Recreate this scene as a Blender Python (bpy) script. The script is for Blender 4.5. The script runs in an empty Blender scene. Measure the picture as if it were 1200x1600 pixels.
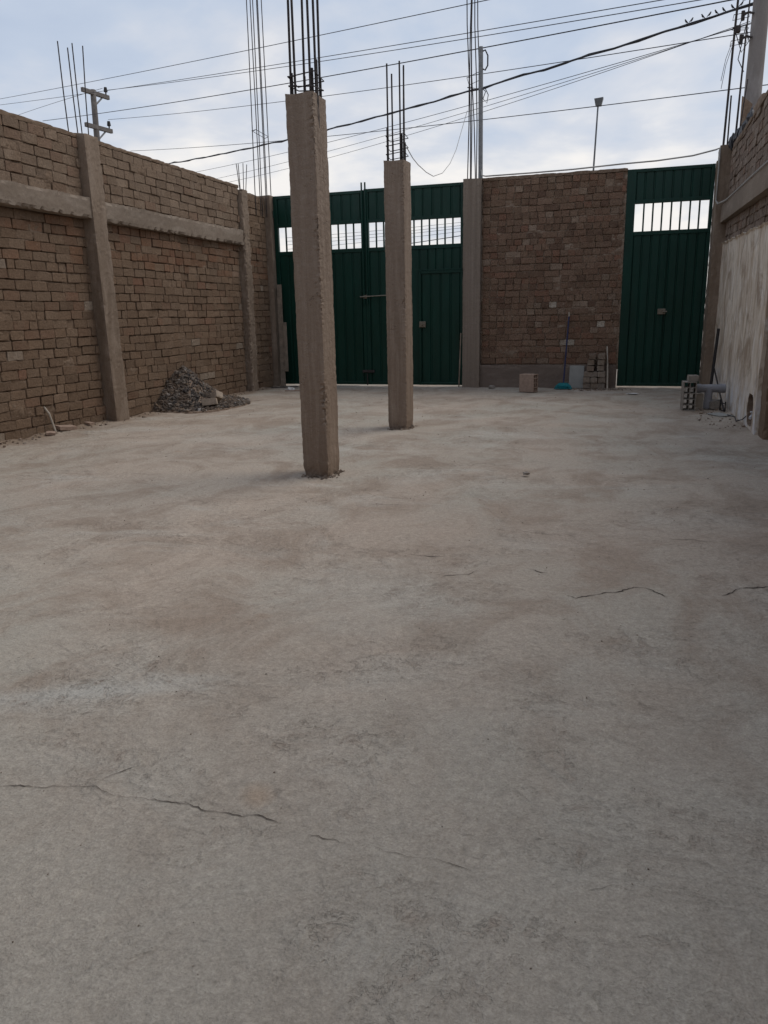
import bpy, math, random
import numpy as np
from mathutils import Matrix, Vector, noise as mn

random.seed(7)
rng = np.random.default_rng(7)
scene = bpy.context.scene
COL = scene.collection
rad = math.radians

# ------------------------------------------------------------------ camera
CAMH = 1.2
cam_d = bpy.data.cameras.new('camera')
cam_d.sensor_fit = 'HORIZONTAL'
cam_d.sensor_width = 36.0
cam_d.lens = 36.36
cam_d.clip_start = 0.05
cam_d.clip_end = 3000
cam = bpy.data.objects.new('camera', cam_d)
COL.objects.link(cam)
RX = (0.9544529601970579, 0.05419842538812352, -0.29339747350057654)
RY = (0.297677172224807, -0.2395432157862425, 0.924125180323006)
RZ = (-0.02019524467086432, -0.9693717442014873, -0.24476636541087554)
m = Matrix.Identity(4)
for i, r in enumerate((RX, RY, RZ)):
    m[i][0] = r[0]; m[i][1] = -r[1]; m[i][2] = -r[2]
m[2][3] = CAMH
cam.matrix_world = m
scene.camera = cam

# ------------------------------------------------------------------ sky, sun, exposure
SUN_EL, SUN_AZ = rad(54), rad(48)       # azimuth from +Y towards +X: beyond the gates, a little to the right
world = bpy.data.worlds.new('World')
scene.world = world
world.use_nodes = True
wt = world.node_tree
wt.nodes.clear()
def wn(t, **k):
    n = wt.nodes.new(t)
    for a, b in k.items(): setattr(n, a, b)
    return n
wo = wn('ShaderNodeOutputWorld'); wb = wn('ShaderNodeBackground'); wb.inputs[1].default_value = 0.1
sky = wn('ShaderNodeTexSky', sky_type='NISHITA', sun_disc=False)
sky.sun_elevation = SUN_EL; sky.sun_rotation = SUN_AZ; sky.dust_density = 2.5; sky.air_density = 1.0
tc = wn('ShaderNodeTexCoord')
sep = wn('ShaderNodeSeparateXYZ'); wt.links.new(tc.outputs['Generated'], sep.inputs[0])
zc = wn('ShaderNodeMath', operation='MAXIMUM'); zc.inputs[1].default_value = 0.0
wt.links.new(sep.outputs[2], zc.inputs[0])
zz = wn('ShaderNodeMath', operation='ADD'); zz.inputs[1].default_value = 0.22
wt.links.new(zc.outputs[0], zz.inputs[0])
dx = wn('ShaderNodeMath', operation='DIVIDE'); dy = wn('ShaderNodeMath', operation='DIVIDE')
wt.links.new(sep.outputs[0], dx.inputs[0]); wt.links.new(zz.outputs[0], dx.inputs[1])
wt.links.new(sep.outputs[1], dy.inputs[0]); wt.links.new(zz.outputs[0], dy.inputs[1])
cb = wn('ShaderNodeCombineXYZ'); wt.links.new(dx.outputs[0], cb.inputs[0]); wt.links.new(dy.outputs[0], cb.inputs[1])
n1 = wn('ShaderNodeTexNoise'); n1.inputs['Scale'].default_value = 1.5; n1.inputs['Detail'].default_value = 7
n1.inputs['Roughness'].default_value = 0.52; n1.inputs['Distortion'].default_value = 0.35
wt.links.new(cb.outputs[0], n1.inputs['Vector'])
n2 = wn('ShaderNodeTexNoise'); n2.inputs['Scale'].default_value = 4.2; n2.inputs['Detail'].default_value = 6
mpn = wn('ShaderNodeMapping'); mpn.inputs['Location'].default_value = (3.1, 1.7, 0)
wt.links.new(cb.outputs[0], mpn.inputs[0]); wt.links.new(mpn.outputs[0], n2.inputs['Vector'])
# low haze: clouds get whiter towards the horizon all round
hz = wn('ShaderNodeMapRange'); hz.inputs[1].default_value = 0.0; hz.inputs[2].default_value = 0.42
hz.inputs[3].default_value = 1.0; hz.inputs[4].default_value = 0.0; hz.interpolation_type = 'SMOOTHSTEP'
wt.links.new(zc.outputs[0], hz.inputs[0])
mixn = wn('ShaderNodeMix'); mixn.inputs[0].default_value = 0.3
wt.links.new(n1.outputs[0], mixn.inputs[2]); wt.links.new(n2.outputs[0], mixn.inputs[3])
mul = wn('ShaderNodeMath', operation='MULTIPLY_ADD'); mul.inputs[1].default_value = 0.26
wt.links.new(hz.outputs[0], mul.inputs[0]); wt.links.new(mixn.outputs[0], mul.inputs[2])
rp = wn('ShaderNodeValToRGB')
e = rp.color_ramp.elements
e[0].position = 0.36; e[0].color = (0.46, 0.55, 0.715, 1)
e[1].position = 0.76; e[1].color = (1.0, 0.965, 0.93, 1)
e2 = rp.color_ramp.elements.new(0.54); e2.color = (0.57, 0.65, 0.785, 1)
e3 = rp.color_ramp.elements.new(0.64); e3.color = (0.71, 0.745, 0.82, 1)
wt.links.new(mul.outputs[0], rp.inputs[0])
sc = wn('ShaderNodeVectorMath', operation='SCALE'); sc.inputs['Scale'].default_value = 9.6
wt.links.new(rp.outputs[0], sc.inputs[0])
mx = wn('ShaderNodeMix', data_type='RGBA'); mx.inputs[0].default_value = 0.9
wt.links.new(sky.outputs[0], mx.inputs[6]); wt.links.new(sc.outputs[0], mx.inputs[7])
wt.links.new(mx.outputs[2], wb.inputs[0]); wt.links.new(wb.outputs[0], wo.inputs[0])

sun_d = bpy.data.lights.new('sun', 'SUN'); sun_d.energy = 1.3; sun_d.angle = rad(40); sun_d.color = (1.0, 0.93, 0.84)
sun = bpy.data.objects.new('sun', sun_d); COL.objects.link(sun)
sv = Vector((math.sin(SUN_AZ)*math.cos(SUN_EL), math.cos(SUN_AZ)*math.cos(SUN_EL), math.sin(SUN_EL)))
sun.rotation_euler = sv.to_track_quat('Z', 'Y').to_euler()
scene.view_settings.view_transform = 'Standard'
scene.view_settings.look = 'None'
scene.view_settings.exposure = 0.05
scene.view_settings.gamma = 1.0
scene.view_settings.use_curve_mapping = False

# ------------------------------------------------------------------ helpers
def tag(o, label=None, cat=None, group=None, kind=None):
    if label: o['label'] = label
    if cat: o['category'] = cat
    if group: o['group'] = group
    if kind: o['kind'] = kind
    return o
def link(o, parent=None):
    COL.objects.link(o)
    if parent is not None:
        o.parent = parent
        # empties carry a translation; mesh parents are built in world coordinates
        o.matrix_parent_inverse = Matrix.Translation(-parent.location) if parent.type == 'EMPTY' else Matrix.Identity(4)
    return o
def empty(name, loc, label, cat, group=None):
    o = bpy.data.objects.new(name, None); o.location = loc; o.empty_display_size = 0.1
    COL.objects.link(o)
    return tag(o, label, cat, group)
def mesh_obj(name, v, f, mat, parent=None, smooth=False):
    me = bpy.data.meshes.new(name)
    me.from_pydata([tuple(x) for x in v], [], f)
    me.materials.append(mat)
    if smooth:
        me.polygons.foreach_set('use_smooth', [True]*len(me.polygons))
    me.update()
    return link(bpy.data.objects.new(name, me), parent)
class MB:
    def __init__(s): s.v = []; s.f = []
    def add(s, v, f):
        b = len(s.v); s.v += [tuple(x) for x in v]; s.f += [tuple(i+b for i in q) for q in f]; return s
    def box(s, x0, x1, y0, y1, z0, z1, M=None, j=0.0):
        v = [(x, y, z) for z in (z0, z1) for y in (y0, y1) for x in (x0, x1)]
        if j: v = [(a+random.uniform(-j, j), b+random.uniform(-j, j), c+random.uniform(-j, j)) for a, b, c in v]
        if M is not None: v = [tuple(M @ Vector(q)) for q in v]
        return s.add(v, [(0,2,3,1), (4,5,7,6), (0,1,5,4), (2,6,7,3), (0,4,6,2), (1,3,7,5)])
    def bbox(s, x0, x1, y0, y1, z0, z1, b=0.004, M=None):
        # box with chamfered edges
        c = [((x0+x1)/2, (y0+y1)/2, (z0+z1)/2), ((x1-x0)/2, (y1-y0)/2, (z1-z0)/2)]
        C, h = c; v = []; idx = {}
        for sx in (-1, 1):
            for sy in (-1, 1):
                for sz in (-1, 1):
                    for k in range(3):
                        d = [sx*h[0], sy*h[1], sz*h[2]]
                        for a in range(3):
                            if a != k: d[a] -= (sx, sy, sz)[a]*b
                        idx[(sx, sy, sz, k)] = len(v); v.append((C[0]+d[0], C[1]+d[1], C[2]+d[2]))
        f = []
        for k in range(3):
            a, b2 = [(1, 2), (0, 2), (0, 1)][k]
            for s0 in (-1, 1):
                q = []
                for sa, sb in ((-1,-1), (1,-1), (1,1), (-1,1)):
                    key = [0,0,0]; key[k] = s0; key[a] = sa; key[b2] = sb
                    q.append(idx[(*key, k)])
                if (s0 > 0) != (k != 1): q.reverse()
                f.append(q)
            for sa in (-1, 1):
                for sb in (-1, 1):
                    k1 = [0,0,0]; k1[k] = -1; k1[a] = sa; k1[b2] = sb
                    k2 = list(k1); k2[k] = 1
                    f.append([idx[(*k1, a)], idx[(*k2, a)], idx[(*k2, b2)], idx[(*k1, b2)]])
        for sx in (-1, 1):
            for sy in (-1, 1):
                for sz in (-1, 1): f.append([idx[(sx, sy, sz, k)] for k in range(3)])
        if M is not None: v = [tuple(M @ Vector(q)) for q in v]
        return s.add(v, f)
    def tube(s, pts, r, n=6, caps=True):
        pts = [Vector(p) for p in pts]
        rs = r if isinstance(r, (list, tuple)) else [r]*len(pts)
        b = len(s.v); up = None
        for i, p in enumerate(pts):
            t = (pts[min(i+1, len(pts)-1)] - pts[max(i-1, 0)]).normalized()
            if up is None:
                up = Vector((0,0,1)) if abs(t.z) < 0.9 else Vector((1,0,0))
            a = t.cross(up).normalized(); c = a.cross(t).normalized(); up = c
            for k in range(n):
                w = 2*math.pi*k/n
                s.v.append(tuple(p + (a*math.cos(w) + c*math.sin(w))*rs[i]))
        for i in range(len(pts)-1):
            for k in range(n):
                s.f.append((b+i*n+k, b+i*n+(k+1) % n, b+(i+1)*n+(k+1) % n, b+(i+1)*n+k))
        if caps:
            s.f.append(tuple(b+k for k in range(n))[::-1])
            s.f.append(tuple(b+(len(pts)-1)*n+k for k in range(n)))
        return s
    def build(s, name, mat, parent=None, smooth=False):
        return mesh_obj(name, s.v, s.f, mat, parent, smooth)

# numpy value noise
_perm = rng.random((256, 256))
def vnoise(x, y):
    xi = np.floor(x).astype(int); yi = np.floor(y).astype(int)
    fx = x-xi; fy = y-yi
    fx = fx*fx*(3-2*fx); fy = fy*fy*(3-2*fy)
    a = _perm[xi & 255, yi & 255]; b = _perm[(xi+1) & 255, yi & 255]
    c = _perm[xi & 255, (yi+1) & 255]; d = _perm[(xi+1) & 255, (yi+1) & 255]
    return (a*(1-fx)+b*fx)*(1-fy) + (c*(1-fx)+d*fx)*fy - 0.5
def fbm(x, y, o=4):
    r = 0; a = 1.0
    for i in range(o):
        r = r + a*vnoise(x*2**i+i*17.3, y*2**i+i*5.1); a *= 0.5
    return r

# ------------------------------------------------------------------ materials
def material(name):
    mt = bpy.data.materials.new(name); mt.use_nodes = True
    nt = mt.node_tree; bs = nt.nodes['Principled BSDF']
    def N(t, **k):
        n = nt.nodes.new(t)
        for a, b in k.items(): setattr(n, a, b)
        return n
    return mt, nt, bs, N, nt.links.new
def noise_node(N, L, vec, scale, detail=4, rough=0.55, dist=0.0):
    n = N('ShaderNodeTexNoise'); n.inputs['Scale'].default_value = scale; n.inputs['Detail'].default_value = detail
    n.inputs['Roughness'].default_value = rough; n.inputs['Distortion'].default_value = dist
    L(vec, n.inputs['Vector']); return n.outputs[0]
def ramp(N, L, src, stops):
    r = N('ShaderNodeValToRGB'); el = r.color_ramp.elements
    while len(el) < len(stops): el.new(0.5)
    for q, (p, c) in zip(el, stops):
        q.position = p; q.color = (*c, 1) if isinstance(c, (tuple, list)) else (c, c, c, 1)
    L(src, r.inputs[0]); return r.outputs[0]
def mixc(N, L, fac, a, b, mode='MIX'):
    x = N('ShaderNodeMix', data_type='RGBA', blend_type=mode)
    for sock, val in ((0, fac), (6, a), (7, b)):
        if isinstance(val, (int, float)): x.inputs[sock].default_value = val
        elif isinstance(val, tuple): x.inputs[sock].default_value = (*val, 1)
        else: L(val, x.inputs[sock])
    return x.outputs[2]
def bump(N, L, h, strength, dist, prev=None):
    b = N('ShaderNodeBump'); b.inputs['Strength'].default_value = strength; b.inputs['Distance'].default_value = dist
    L(h, b.inputs['Height'])
    if prev is not None: L(prev, b.inputs['Normal'])
    return b.outputs[0]
def world_pos(N): return N('ShaderNodeNewGeometry').outputs['Position']
def scaled(N, L, vec, s):
    mp = N('ShaderNodeMapping'); mp.inputs['Scale'].default_value = s; L(vec, mp.inputs[0]); return mp.outputs[0]

def concrete(name, c1, c2, c3, streak=(1, 1, 0.25), pit=0.5, rough=0.92, blotch=1.6):
    mt, nt, bs, N, L = material(name)
    p = world_pos(N); ps = scaled(N, L, p, streak)
    col = mixc(N, L, ramp(N, L, noise_node(N, L, ps, blotch, 5, 0.6, 0.4), [(0.38, 0.0), (0.62, 1.0)]), c1, c2)
    col = mixc(N, L, ramp(N, L, noise_node(N, L, ps, blotch*4.3, 6, 0.65, 0.2), [(0.48, 0.0), (0.70, 0.9)]), col, c3)
    fine = noise_node(N, L, p, 90, 4, 0.7)
    col = mixc(N, L, 0.35, col, ramp(N, L, fine, [(0.3, 0.35), (0.7, 0.65)]), 'OVERLAY')
    v = N('ShaderNodeTexVoronoi'); v.inputs['Scale'].default_value = 42; L(p, v.inputs['Vector'])
    pm = noise_node(N, L, p, 7, 3, 0.5)
    pits = N('ShaderNodeMath', operation='MULTIPLY')
    L(ramp(N, L, v.outputs['Distance'], [(0.0, 1.0), (0.30, 0.0)]), pits.inputs[0])
    L(ramp(N, L, pm, [(0.56, 0.0), (0.70, 1.0)]), pits.inputs[1])
    inv = N('ShaderNodeMath', operation='SUBTRACT'); inv.inputs[0].default_value = 1.0; L(pits.outputs[0], inv.inputs[1])
    n0 = bump(N, L, noise_node(N, L, p, 14, 6, 0.68), 0.7, 0.016)
    n0 = bump(N, L, fine, 0.5, 0.003, n0)
    n0 = bump(N, L, inv.outputs[0], pit, 0.012, n0)
    L(col, bs.inputs['Base Color']); L(n0, bs.inputs['Normal'])
    bs.inputs['Roughness'].default_value = rough; bs.inputs['Specular IOR Level'].default_value = 0.2
    return mt
def brick_mat(name, use_attr):
    mt, nt, bs, N, L = material(name)
    p = world_pos(N)
    if use_attr:
        a = N('ShaderNodeAttribute', attribute_name='tint'); tint = a.outputs['Color']
    else:
        tint = N('ShaderNodeObjectInfo').outputs['Color']
    dust = noise_node(N, L, p, 5, 5, 0.65, 0.3)
    col = mixc(N, L, ramp(N, L, dust, [(0.42, 0.0), (0.68, 0.7)]), tint, (0.197, 0.135, 0.090))
    g = noise_node(N, L, p, 45, 5, 0.7)
    col = mixc(N, L, 0.55, col, ramp(N, L, g, [(0.28, 0.28), (0.72, 0.72)]), 'OVERLAY')
    sp = noise_node(N, L, p, 21, 3, 0.5)
    col = mixc(N, L, ramp(N, L, sp, [(0.72, 0.0), (0.78, 0.4)]), col, (0.33, 0.28, 0.23))
    n0 = bump(N, L, noise_node(N, L, p, 24, 6, 0.74, 0.4), 1.0, 0.022)
    n0 = bump(N, L, g, 0.6, 0.006, n0)
    L(col, bs.inputs['Base Color']); L(n0, bs.inputs['Normal'])
    bs.inputs['Roughness'].default_value = 0.95; bs.inputs['Specular IOR Level'].default_value = 0.15
    return mt
def simple(name, c, rough=0.6, metal=0.0, spec=0.3, var=0.25, scale=20, bmp=0.15, bd=0.003):
    mt, nt, bs, N, L = material(name)
    p = N('ShaderNodeTexCoord').outputs['Object']
    n = noise_node(N, L, p, scale, 5, 0.6)
    dark = tuple(x*(1-var) for x in c); lite = tuple(min(1, x*(1+var)) for x in c)
    L(ramp(N, L, n, [(0.3, dark), (0.7, lite)]), bs.inputs['Base Color'])
    if bmp: L(bump(N, L, n, bmp, bd), bs.inputs['Normal'])
    bs.inputs['Roughness'].default_value = rough; bs.inputs['Metallic'].default_value = metal
    bs.inputs['Specular IOR Level'].default_value = spec
    return mt

M = {}
M['column'] = concrete('column_concrete', (0.288, 0.216, 0.162), (0.232, 0.172, 0.128), (0.345, 0.27, 0.21), streak=(2.2, 2.2, 0.14), pit=0.9, blotch=3.0)
M['pillar'] = concrete('pillar_concrete', (0.242, 0.181, 0.132), (0.189, 0.139, 0.100), (0.308, 0.239, 0.182))
M['beam'] = concrete('beam_concrete', (0.242, 0.189, 0.143), (0.198, 0.154, 0.116), (0.308, 0.251, 0.198), streak=(1, 0.3, 1))
M['pier'] = concrete('pier_concrete', (0.229, 0.180, 0.141), (0.189, 0.148, 0.114), (0.273, 0.220, 0.176), streak=(6, 6, 0.12))
M['plinth'] = concrete('plinth_render', (0.185, 0.14, 0.112), (0.155, 0.117, 0.094), (0.22, 0.172, 0.14), streak=(0.4, 1, 1.5))
M['mortar'] = concrete('mortar', (0.197, 0.136, 0.091), (0.164, 0.112, 0.075), (0.240, 0.176, 0.126), streak=(1, 1, 1), pit=0.9, blotch=3)
M['mortar_back'] = concrete('mortar_back', (0.225, 0.160, 0.115), (0.18, 0.124, 0.087), (0.31, 0.24, 0.182), streak=(1, 1, 1), pit=0.9, blotch=3)
M['brick'] = brick_mat('brick_single', False)
M['brick_mass'] = brick_mat('brick_mass', True)

# stained whitewashed plaster
mt, nt, bs, N, L = material('stained_plaster')
p = world_pos(N); ps = scaled(N, L, p, (1, 2.4, 0.8))
col = mixc(N, L, ramp(N, L, noise_node(N, L, ps, 2.2, 6, 0.65, 0.5), [(0.36, 0.0), (0.60, 1.0)]), (0.46, 0.35, 0.25), (0.70, 0.60, 0.48))
col = mixc(N, L, ramp(N, L, noise_node(N, L, ps, 4.2, 6, 0.72, 0.6), [(0.50, 0.0), (0.68, 0.85)]), col, (0.80, 0.76, 0.70))
col = mixc(N, L, ramp(N, L, noise_node(N, L, p, 1.9, 6, 0.68, 0.8), [(0.50, 0.0), (0.64, 0.85)]), col, (0.32, 0.235, 0.165))
sz = N('ShaderNodeSeparateXYZ'); L(p, sz.inputs[0])
lowm = N('ShaderNodeMath', operation='MULTIPLY')
L(ramp(N, L, sz.outputs[2], [(0.10, 1.0), (0.60, 0.0)]), lowm.inputs[0])
L(ramp(N, L, noise_node(N, L, ps, 4.5, 5, 0.7, 0.5), [(0.45, 0.0), (0.58, 1.0)]), lowm.inputs[1])
col = mixc(N, L, lowm.outputs[0], col, (0.70, 0.68, 0.67))
L(col, bs.inputs['Base Color'])
n0 = bump(N, L, noise_node(N, L, ps, 9, 6, 0.7), 0.4, 0.01); n0 = bump(N, L, noise_node(N, L, p, 70, 4, 0.6), 0.4, 0.003, n0)
L(n0, bs.inputs['Normal']); bs.inputs['Roughness'].default_value = 0.9; bs.inputs['Specular IOR Level'].default_value = 0.2
M['plaster'] = mt

# yard slab
mt, nt, bs, N, L = material('worn_cement_slab')
p = world_pos(N)
big = noise_node(N, L, scaled(N, L, p, (1, 0.8, 1)), 0.5, 4, 0.6, 0.5)
col = mixc(N, L, ramp(N, L, big, [(0.40, 0.0), (0.62, 1.0)]), (0.418, 0.342, 0.274), (0.390, 0.348, 0.288))
med = noise_node(N, L, scaled(N, L, p, (1, 0.7, 1)), 2.1, 6, 0.68, 0.6)
col = mixc(N, L, ramp(N, L, med, [(0.38, 0.85), (0.54, 0.0)]), col, (0.305, 0.24, 0.186))
pale = noise_node(N, L, scaled(N, L, p, (0.8, 1.3, 1)), 1.3, 5, 0.6, 0.5)
col = mixc(N, L, ramp(N, L, pale, [(0.54, 0.0), (0.70, 0.6)]), col, (0.475, 0.435, 0.375))
rust = noise_node(N, L, p, 3.1, 2, 0.5, 0.3)
wob = noise_node(N, L, p, 3.4, 5, 0.65, 0.4)
def patch(cx, cy, ra, rb_, ang, soft, strength):
    """Irregular stain: distance to an ellipse on the floor, broken up by noise."""
    mp = N('ShaderNodeMapping', vector_type='TEXTURE'); mp.inputs['Location'].default_value = (cx, cy, 0)
    mp.inputs['Rotation'].default_value = (0, 0, ang); mp.inputs['Scale'].default_value = (ra, rb_, 1000); L(p, mp.inputs[0])
    ln = N('ShaderNodeVectorMath', operation='LENGTH'); L(mp.outputs[0], ln.inputs[0])
    ad = N('ShaderNodeMath', operation='MULTIPLY_ADD'); ad.inputs[1].default_value = 2.2; L(wob, ad.inputs[0]); L(ln.outputs['Value'], ad.inputs[2])
    return ramp(N, L, ad.outputs[0], [(min(0.98, (2.0-soft)/4), strength), (min(1.0, (2.0+soft)/4), 0.0)]) if False else ramp_scaled(ad.outputs[0], 2.0-soft, 2.0+soft, strength)
def ramp_scaled(src, a, b, st):
    mr = N('ShaderNodeMapRange'); mr.inputs[1].default_value = a; mr.inputs[2].default_value = b; mr.inputs[3].default_value = st; mr.inputs[4].default_value = 0.0
    L(src, mr.inputs[0]); return mr.outputs[0]
for cx, cy, ra, rb_, an, so, st, cc in [(-0.35, 1.2, 1.5, 0.9, 0.3, 1.3, 0.85, (0.368, 0.340, 0.290)), (-1.72, 1.95, 0.36, 0.07, 0.45, 0.7, 0.55, (0.47, 0.455, 0.41)), (-1.70, 2.62, 0.34, 0.12, 0.3, 0.6, 0.75, (0.30, 0.232, 0.178)),
        (-1.05, 3.15, 0.35, 0.30, 0.2, 0.8, 0.4, (0.47, 0.44, 0.38)), (-0.2, 4.3, 1.3, 0.6, 0.1, 0.9, 0.5, (0.39, 0.305, 0.24)),
        (-0.87, 1.60, 0.04, 0.05, 0.3, 0.5, 0.4, (0.37, 0.25, 0.16)), (-4.0, 7.2, 1.2, 0.35, 0.2, 0.8, 0.5, (0.50, 0.42, 0.34)), (-5.0, 8.3, 1.4, 0.25, 0.25, 0.7, 0.5, (0.35, 0.27, 0.205))]:
    col = mixc(N, L, patch(cx, cy, ra, rb_, an, so, st), col, cc)
col = mixc(N, L, ramp(N, L, rust, [(0.71, 0.0), (0.80, 0.4)]), col, (0.37, 0.25, 0.165))
fl = noise_node(N, L, scaled(N, L, p, (1, 0.85, 1)), 13, 6, 0.7, 0.5)
gate = ramp(N, L, noise_node(N, L, scaled(N, L, p, (0.8, 1.3, 1)), 1.25, 5, 0.7, 0.6), [(0.49, 0.06), (0.63, 0.9)])
terr = ramp(N, L, fl, [(0.34, 0.0), (0.37, 0.35), (0.43, 0.4), (0.455, 0.75), (0.56, 0.8), (0.60, 1.0)])
tm = N('ShaderNodeMath', operation='MULTIPLY'); L(terr, tm.inputs[0]); L(gate, tm.inputs[1])
low = N('ShaderNodeMath', operation='MULTIPLY'); L(ramp(N, L, fl, [(0.34, 1.0), (0.44, 0.0)]), low.inputs[0]); L(gate, low.inputs[1])
col = mixc(N, L, low.outputs[0], col, (0.31, 0.252, 0.202))
sxy = N('ShaderNodeSeparateXYZ'); L(p, sxy.inputs[0])
wd_ = N('ShaderNodeMath', operation='MULTIPLY_ADD'); wd_.inputs[1].default_value = -0.55; L(wob, wd_.inputs[0]); L(sxy.outputs[0], wd_.inputs[2])
col = mixc(N, L, ramp_scaled(wd_.outputs[0], -6.42, -6.22, 0.9), col, (0.235, 0.172, 0.122))   # loose soil along the left wall
g1 = noise_node(N, L, p, 150, 3, 0.75); g2 = noise_node(N, L, p, 42, 5, 0.72, 0.3)
col = mixc(N, L, 0.6, col, ramp(N, L, g1, [(0.3, 0.34), (0.7, 0.66)]), 'OVERLAY')
col = mixc(N, L, 0.5, col, ramp(N, L, g2, [(0.3, 0.34), (0.7, 0.66)]), 'OVERLAY')
v = N('ShaderNodeTexVoronoi'); v.inputs['Scale'].default_value = 34; L(p, v.inputs['Vector'])
spot = N('ShaderNodeMath', operation='MULTIPLY')
L(ramp(N, L, v.outputs['Distance'], [(0.10, 1.0), (0.22, 0.0)]), spot.inputs[0])
L(ramp(N, L, rust, [(0.60, 0.0), (0.66, 0.7)]), spot.inputs[1])
si = N('ShaderNodeMath', operation='SUBTRACT'); si.inputs[0].default_value = 1.0; L(spot.outputs[0], si.inputs[1])
n0 = bump(N, L, med, 0.6, 0.05)
n0 = bump(N, L, tm.outputs[0], 0.9, 0.012, n0)
n0 = bump(N, L, g2, 0.8, 0.008, n0)
n0 = bump(N, L, si.outputs[0], 0.8, 0.006, n0)
n0 = bump(N, L, g1, 0.7, 0.0022, n0)
L(col, bs.inputs['Base Color']); L(n0, bs.inputs['Normal'])
bs.inputs['Roughness'].default_value = 0.95; bs.inputs['Specular IOR Level'].default_value = 0.1
M['slab'] = mt

# green gate paint
mt, nt, bs, N, L = material('green_gate_paint')
p = world_pos(N)
col = mixc(N, L, ramp(N, L, noise_node(N, L, scaled(N, L, p, (2, 2, 0.5)), 3.0, 5, 0.6), [(0.4, 0.0), (0.65, 1.0)]), (0.0020, 0.028, 0.018), (0.0028, 0.036, 0.024))
dustg = ramp(N, L, noise_node(N, L, p, 16, 6, 0.7), [(0.60, 0.0), (0.78, 0.07)])
col = mixc(N, L, dustg, col, (0.14, 0.13, 0.11))
L(col, bs.inputs['Base Color'])
L(ramp(N, L, noise_node(N, L, p, 6, 4, 0.6), [(0.3, 0.34), (0.7, 0.5)]), bs.inputs['Roughness'])
L(bump(N, L, noise_node(N, L, scaled(N, L, p, (1, 1, 0.4)), 5, 3, 0.5), 0.15, 0.01), bs.inputs['Normal'])
bs.inputs['Specular IOR Level'].default_value = 0.3
M['green'] = mt

M['steel'] = simple('rusty_rebar', (0.055, 0.045, 0.042), 0.75, 0.3, 0.3, 0.35, 40, 0.4, 0.002)
M['galv'] = simple('galvanised_pipe', (0.20, 0.20, 0.20), 0.5, 0.6, 0.4, 0.2, 15)
M['cable'] = simple('black_cable', (0.03, 0.03, 0.034), 0.6, 0, 0.3, 0.2, 8, 0)
M['pale_cable'] = simple('dusty_pale_cable', (0.36, 0.34, 0.31), 0.6, 0, 0.3, 0.2, 8, 0)
M['pole_concrete'] = concrete('pole_concrete', (0.26, 0.235, 0.22), (0.20, 0.178, 0.165), (0.34, 0.315, 0.30), blotch=1.2)
M['old_pole'] = simple('weathered_dark_pole', (0.15, 0.135, 0.125), 0.9, 0, 0.2, 0.25, 6, 0.2)
M['wood'] = simple('weathered_wood', (0.24, 0.19, 0.145), 0.85, 0, 0.2, 0.3, 12, 0.4)
M['pale_wood'] = simple('pale_wood', (0.42, 0.36, 0.29), 0.8, 0, 0.2, 0.2, 12, 0.2)
M['gravel'] = brick_mat('gravel_stone', True)
M['clay'] = simple('dusty_clay', (0.34, 0.245, 0.19), 0.95, 0, 0.15, 0.2, 25, 0.3)
M['pale_clay'] = simple('dusty_pale_clay', (0.36, 0.29, 0.225), 0.95, 0, 0.15, 0.2, 25, 0.3)
M['grey_clay'] = simple('cement_smeared_clay', (0.27, 0.235, 0.20), 0.95, 0, 0.15, 0.25, 25, 0.4)
M['pvc'] = simple('grey_pvc', (0.27, 0.265, 0.28), 0.55, 0, 0.35, 0.15, 10, 0.05)
M['white_pvc'] = simple('white_pvc', (0.62, 0.60, 0.60), 0.5, 0, 0.35, 0.12, 20, 0.05)
M['teal'] = simple('teal_bristle', (0.012, 0.18, 0.20), 0.6, 0, 0.3, 0.35, 60, 0.5)
M['blue'] = simple('navy_handle', (0.02, 0.025, 0.075), 0.5, 0, 0.4, 0.15, 10, 0.05)
M['board'] = simple('grey_fibre_board', (0.30, 0.29, 0.265), 0.85, 0, 0.2, 0.12, 6, 0.15)
M['black'] = simple('blackened_metal', (0.028, 0.025, 0.024), 0.7, 0, 0.3, 0.3, 30, 0.2)
M['lock'] = simple('worn_lock_metal', (0.20, 0.17, 0.13), 0.5, 0.5, 0.4, 0.3, 40, 0.2)
M['bird'] = simple('dark_bird_plumage', (0.035, 0.033, 0.035), 0.8, 0, 0.2, 0.3, 40, 0)
M['dirt'] = concrete('street_dirt', (0.34, 0.29, 0.24), (0.30, 0.25, 0.20), (0.40, 0.35, 0.30), streak=(1, 1, 1), blotch=0.6)
M['crack'] = simple('crack_depth_shade', (0.10, 0.082, 0.068), 1.0, 0, 0.05, 0.4, 40, 0)  # dark tone paints the shade inside the cracks
M['rag'] = simple('dark_plastic_rag', (0.035, 0.034, 0.038), 0.6, 0, 0.3, 0.4, 15, 0.3)
M['paper'] = simple('white_litter', (0.60, 0.58, 0.55), 0.8, 0, 0.2, 0.1, 20, 0.1)
M['lamp'] = simple('lamp_housing', (0.12, 0.125, 0.13), 0.5, 0.3, 0.4, 0.1, 10, 0)
M['grey_render'] = concrete('grey_render', (0.30, 0.28, 0.27), (0.24, 0.22, 0.21), (0.40, 0.38, 0.37))

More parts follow.
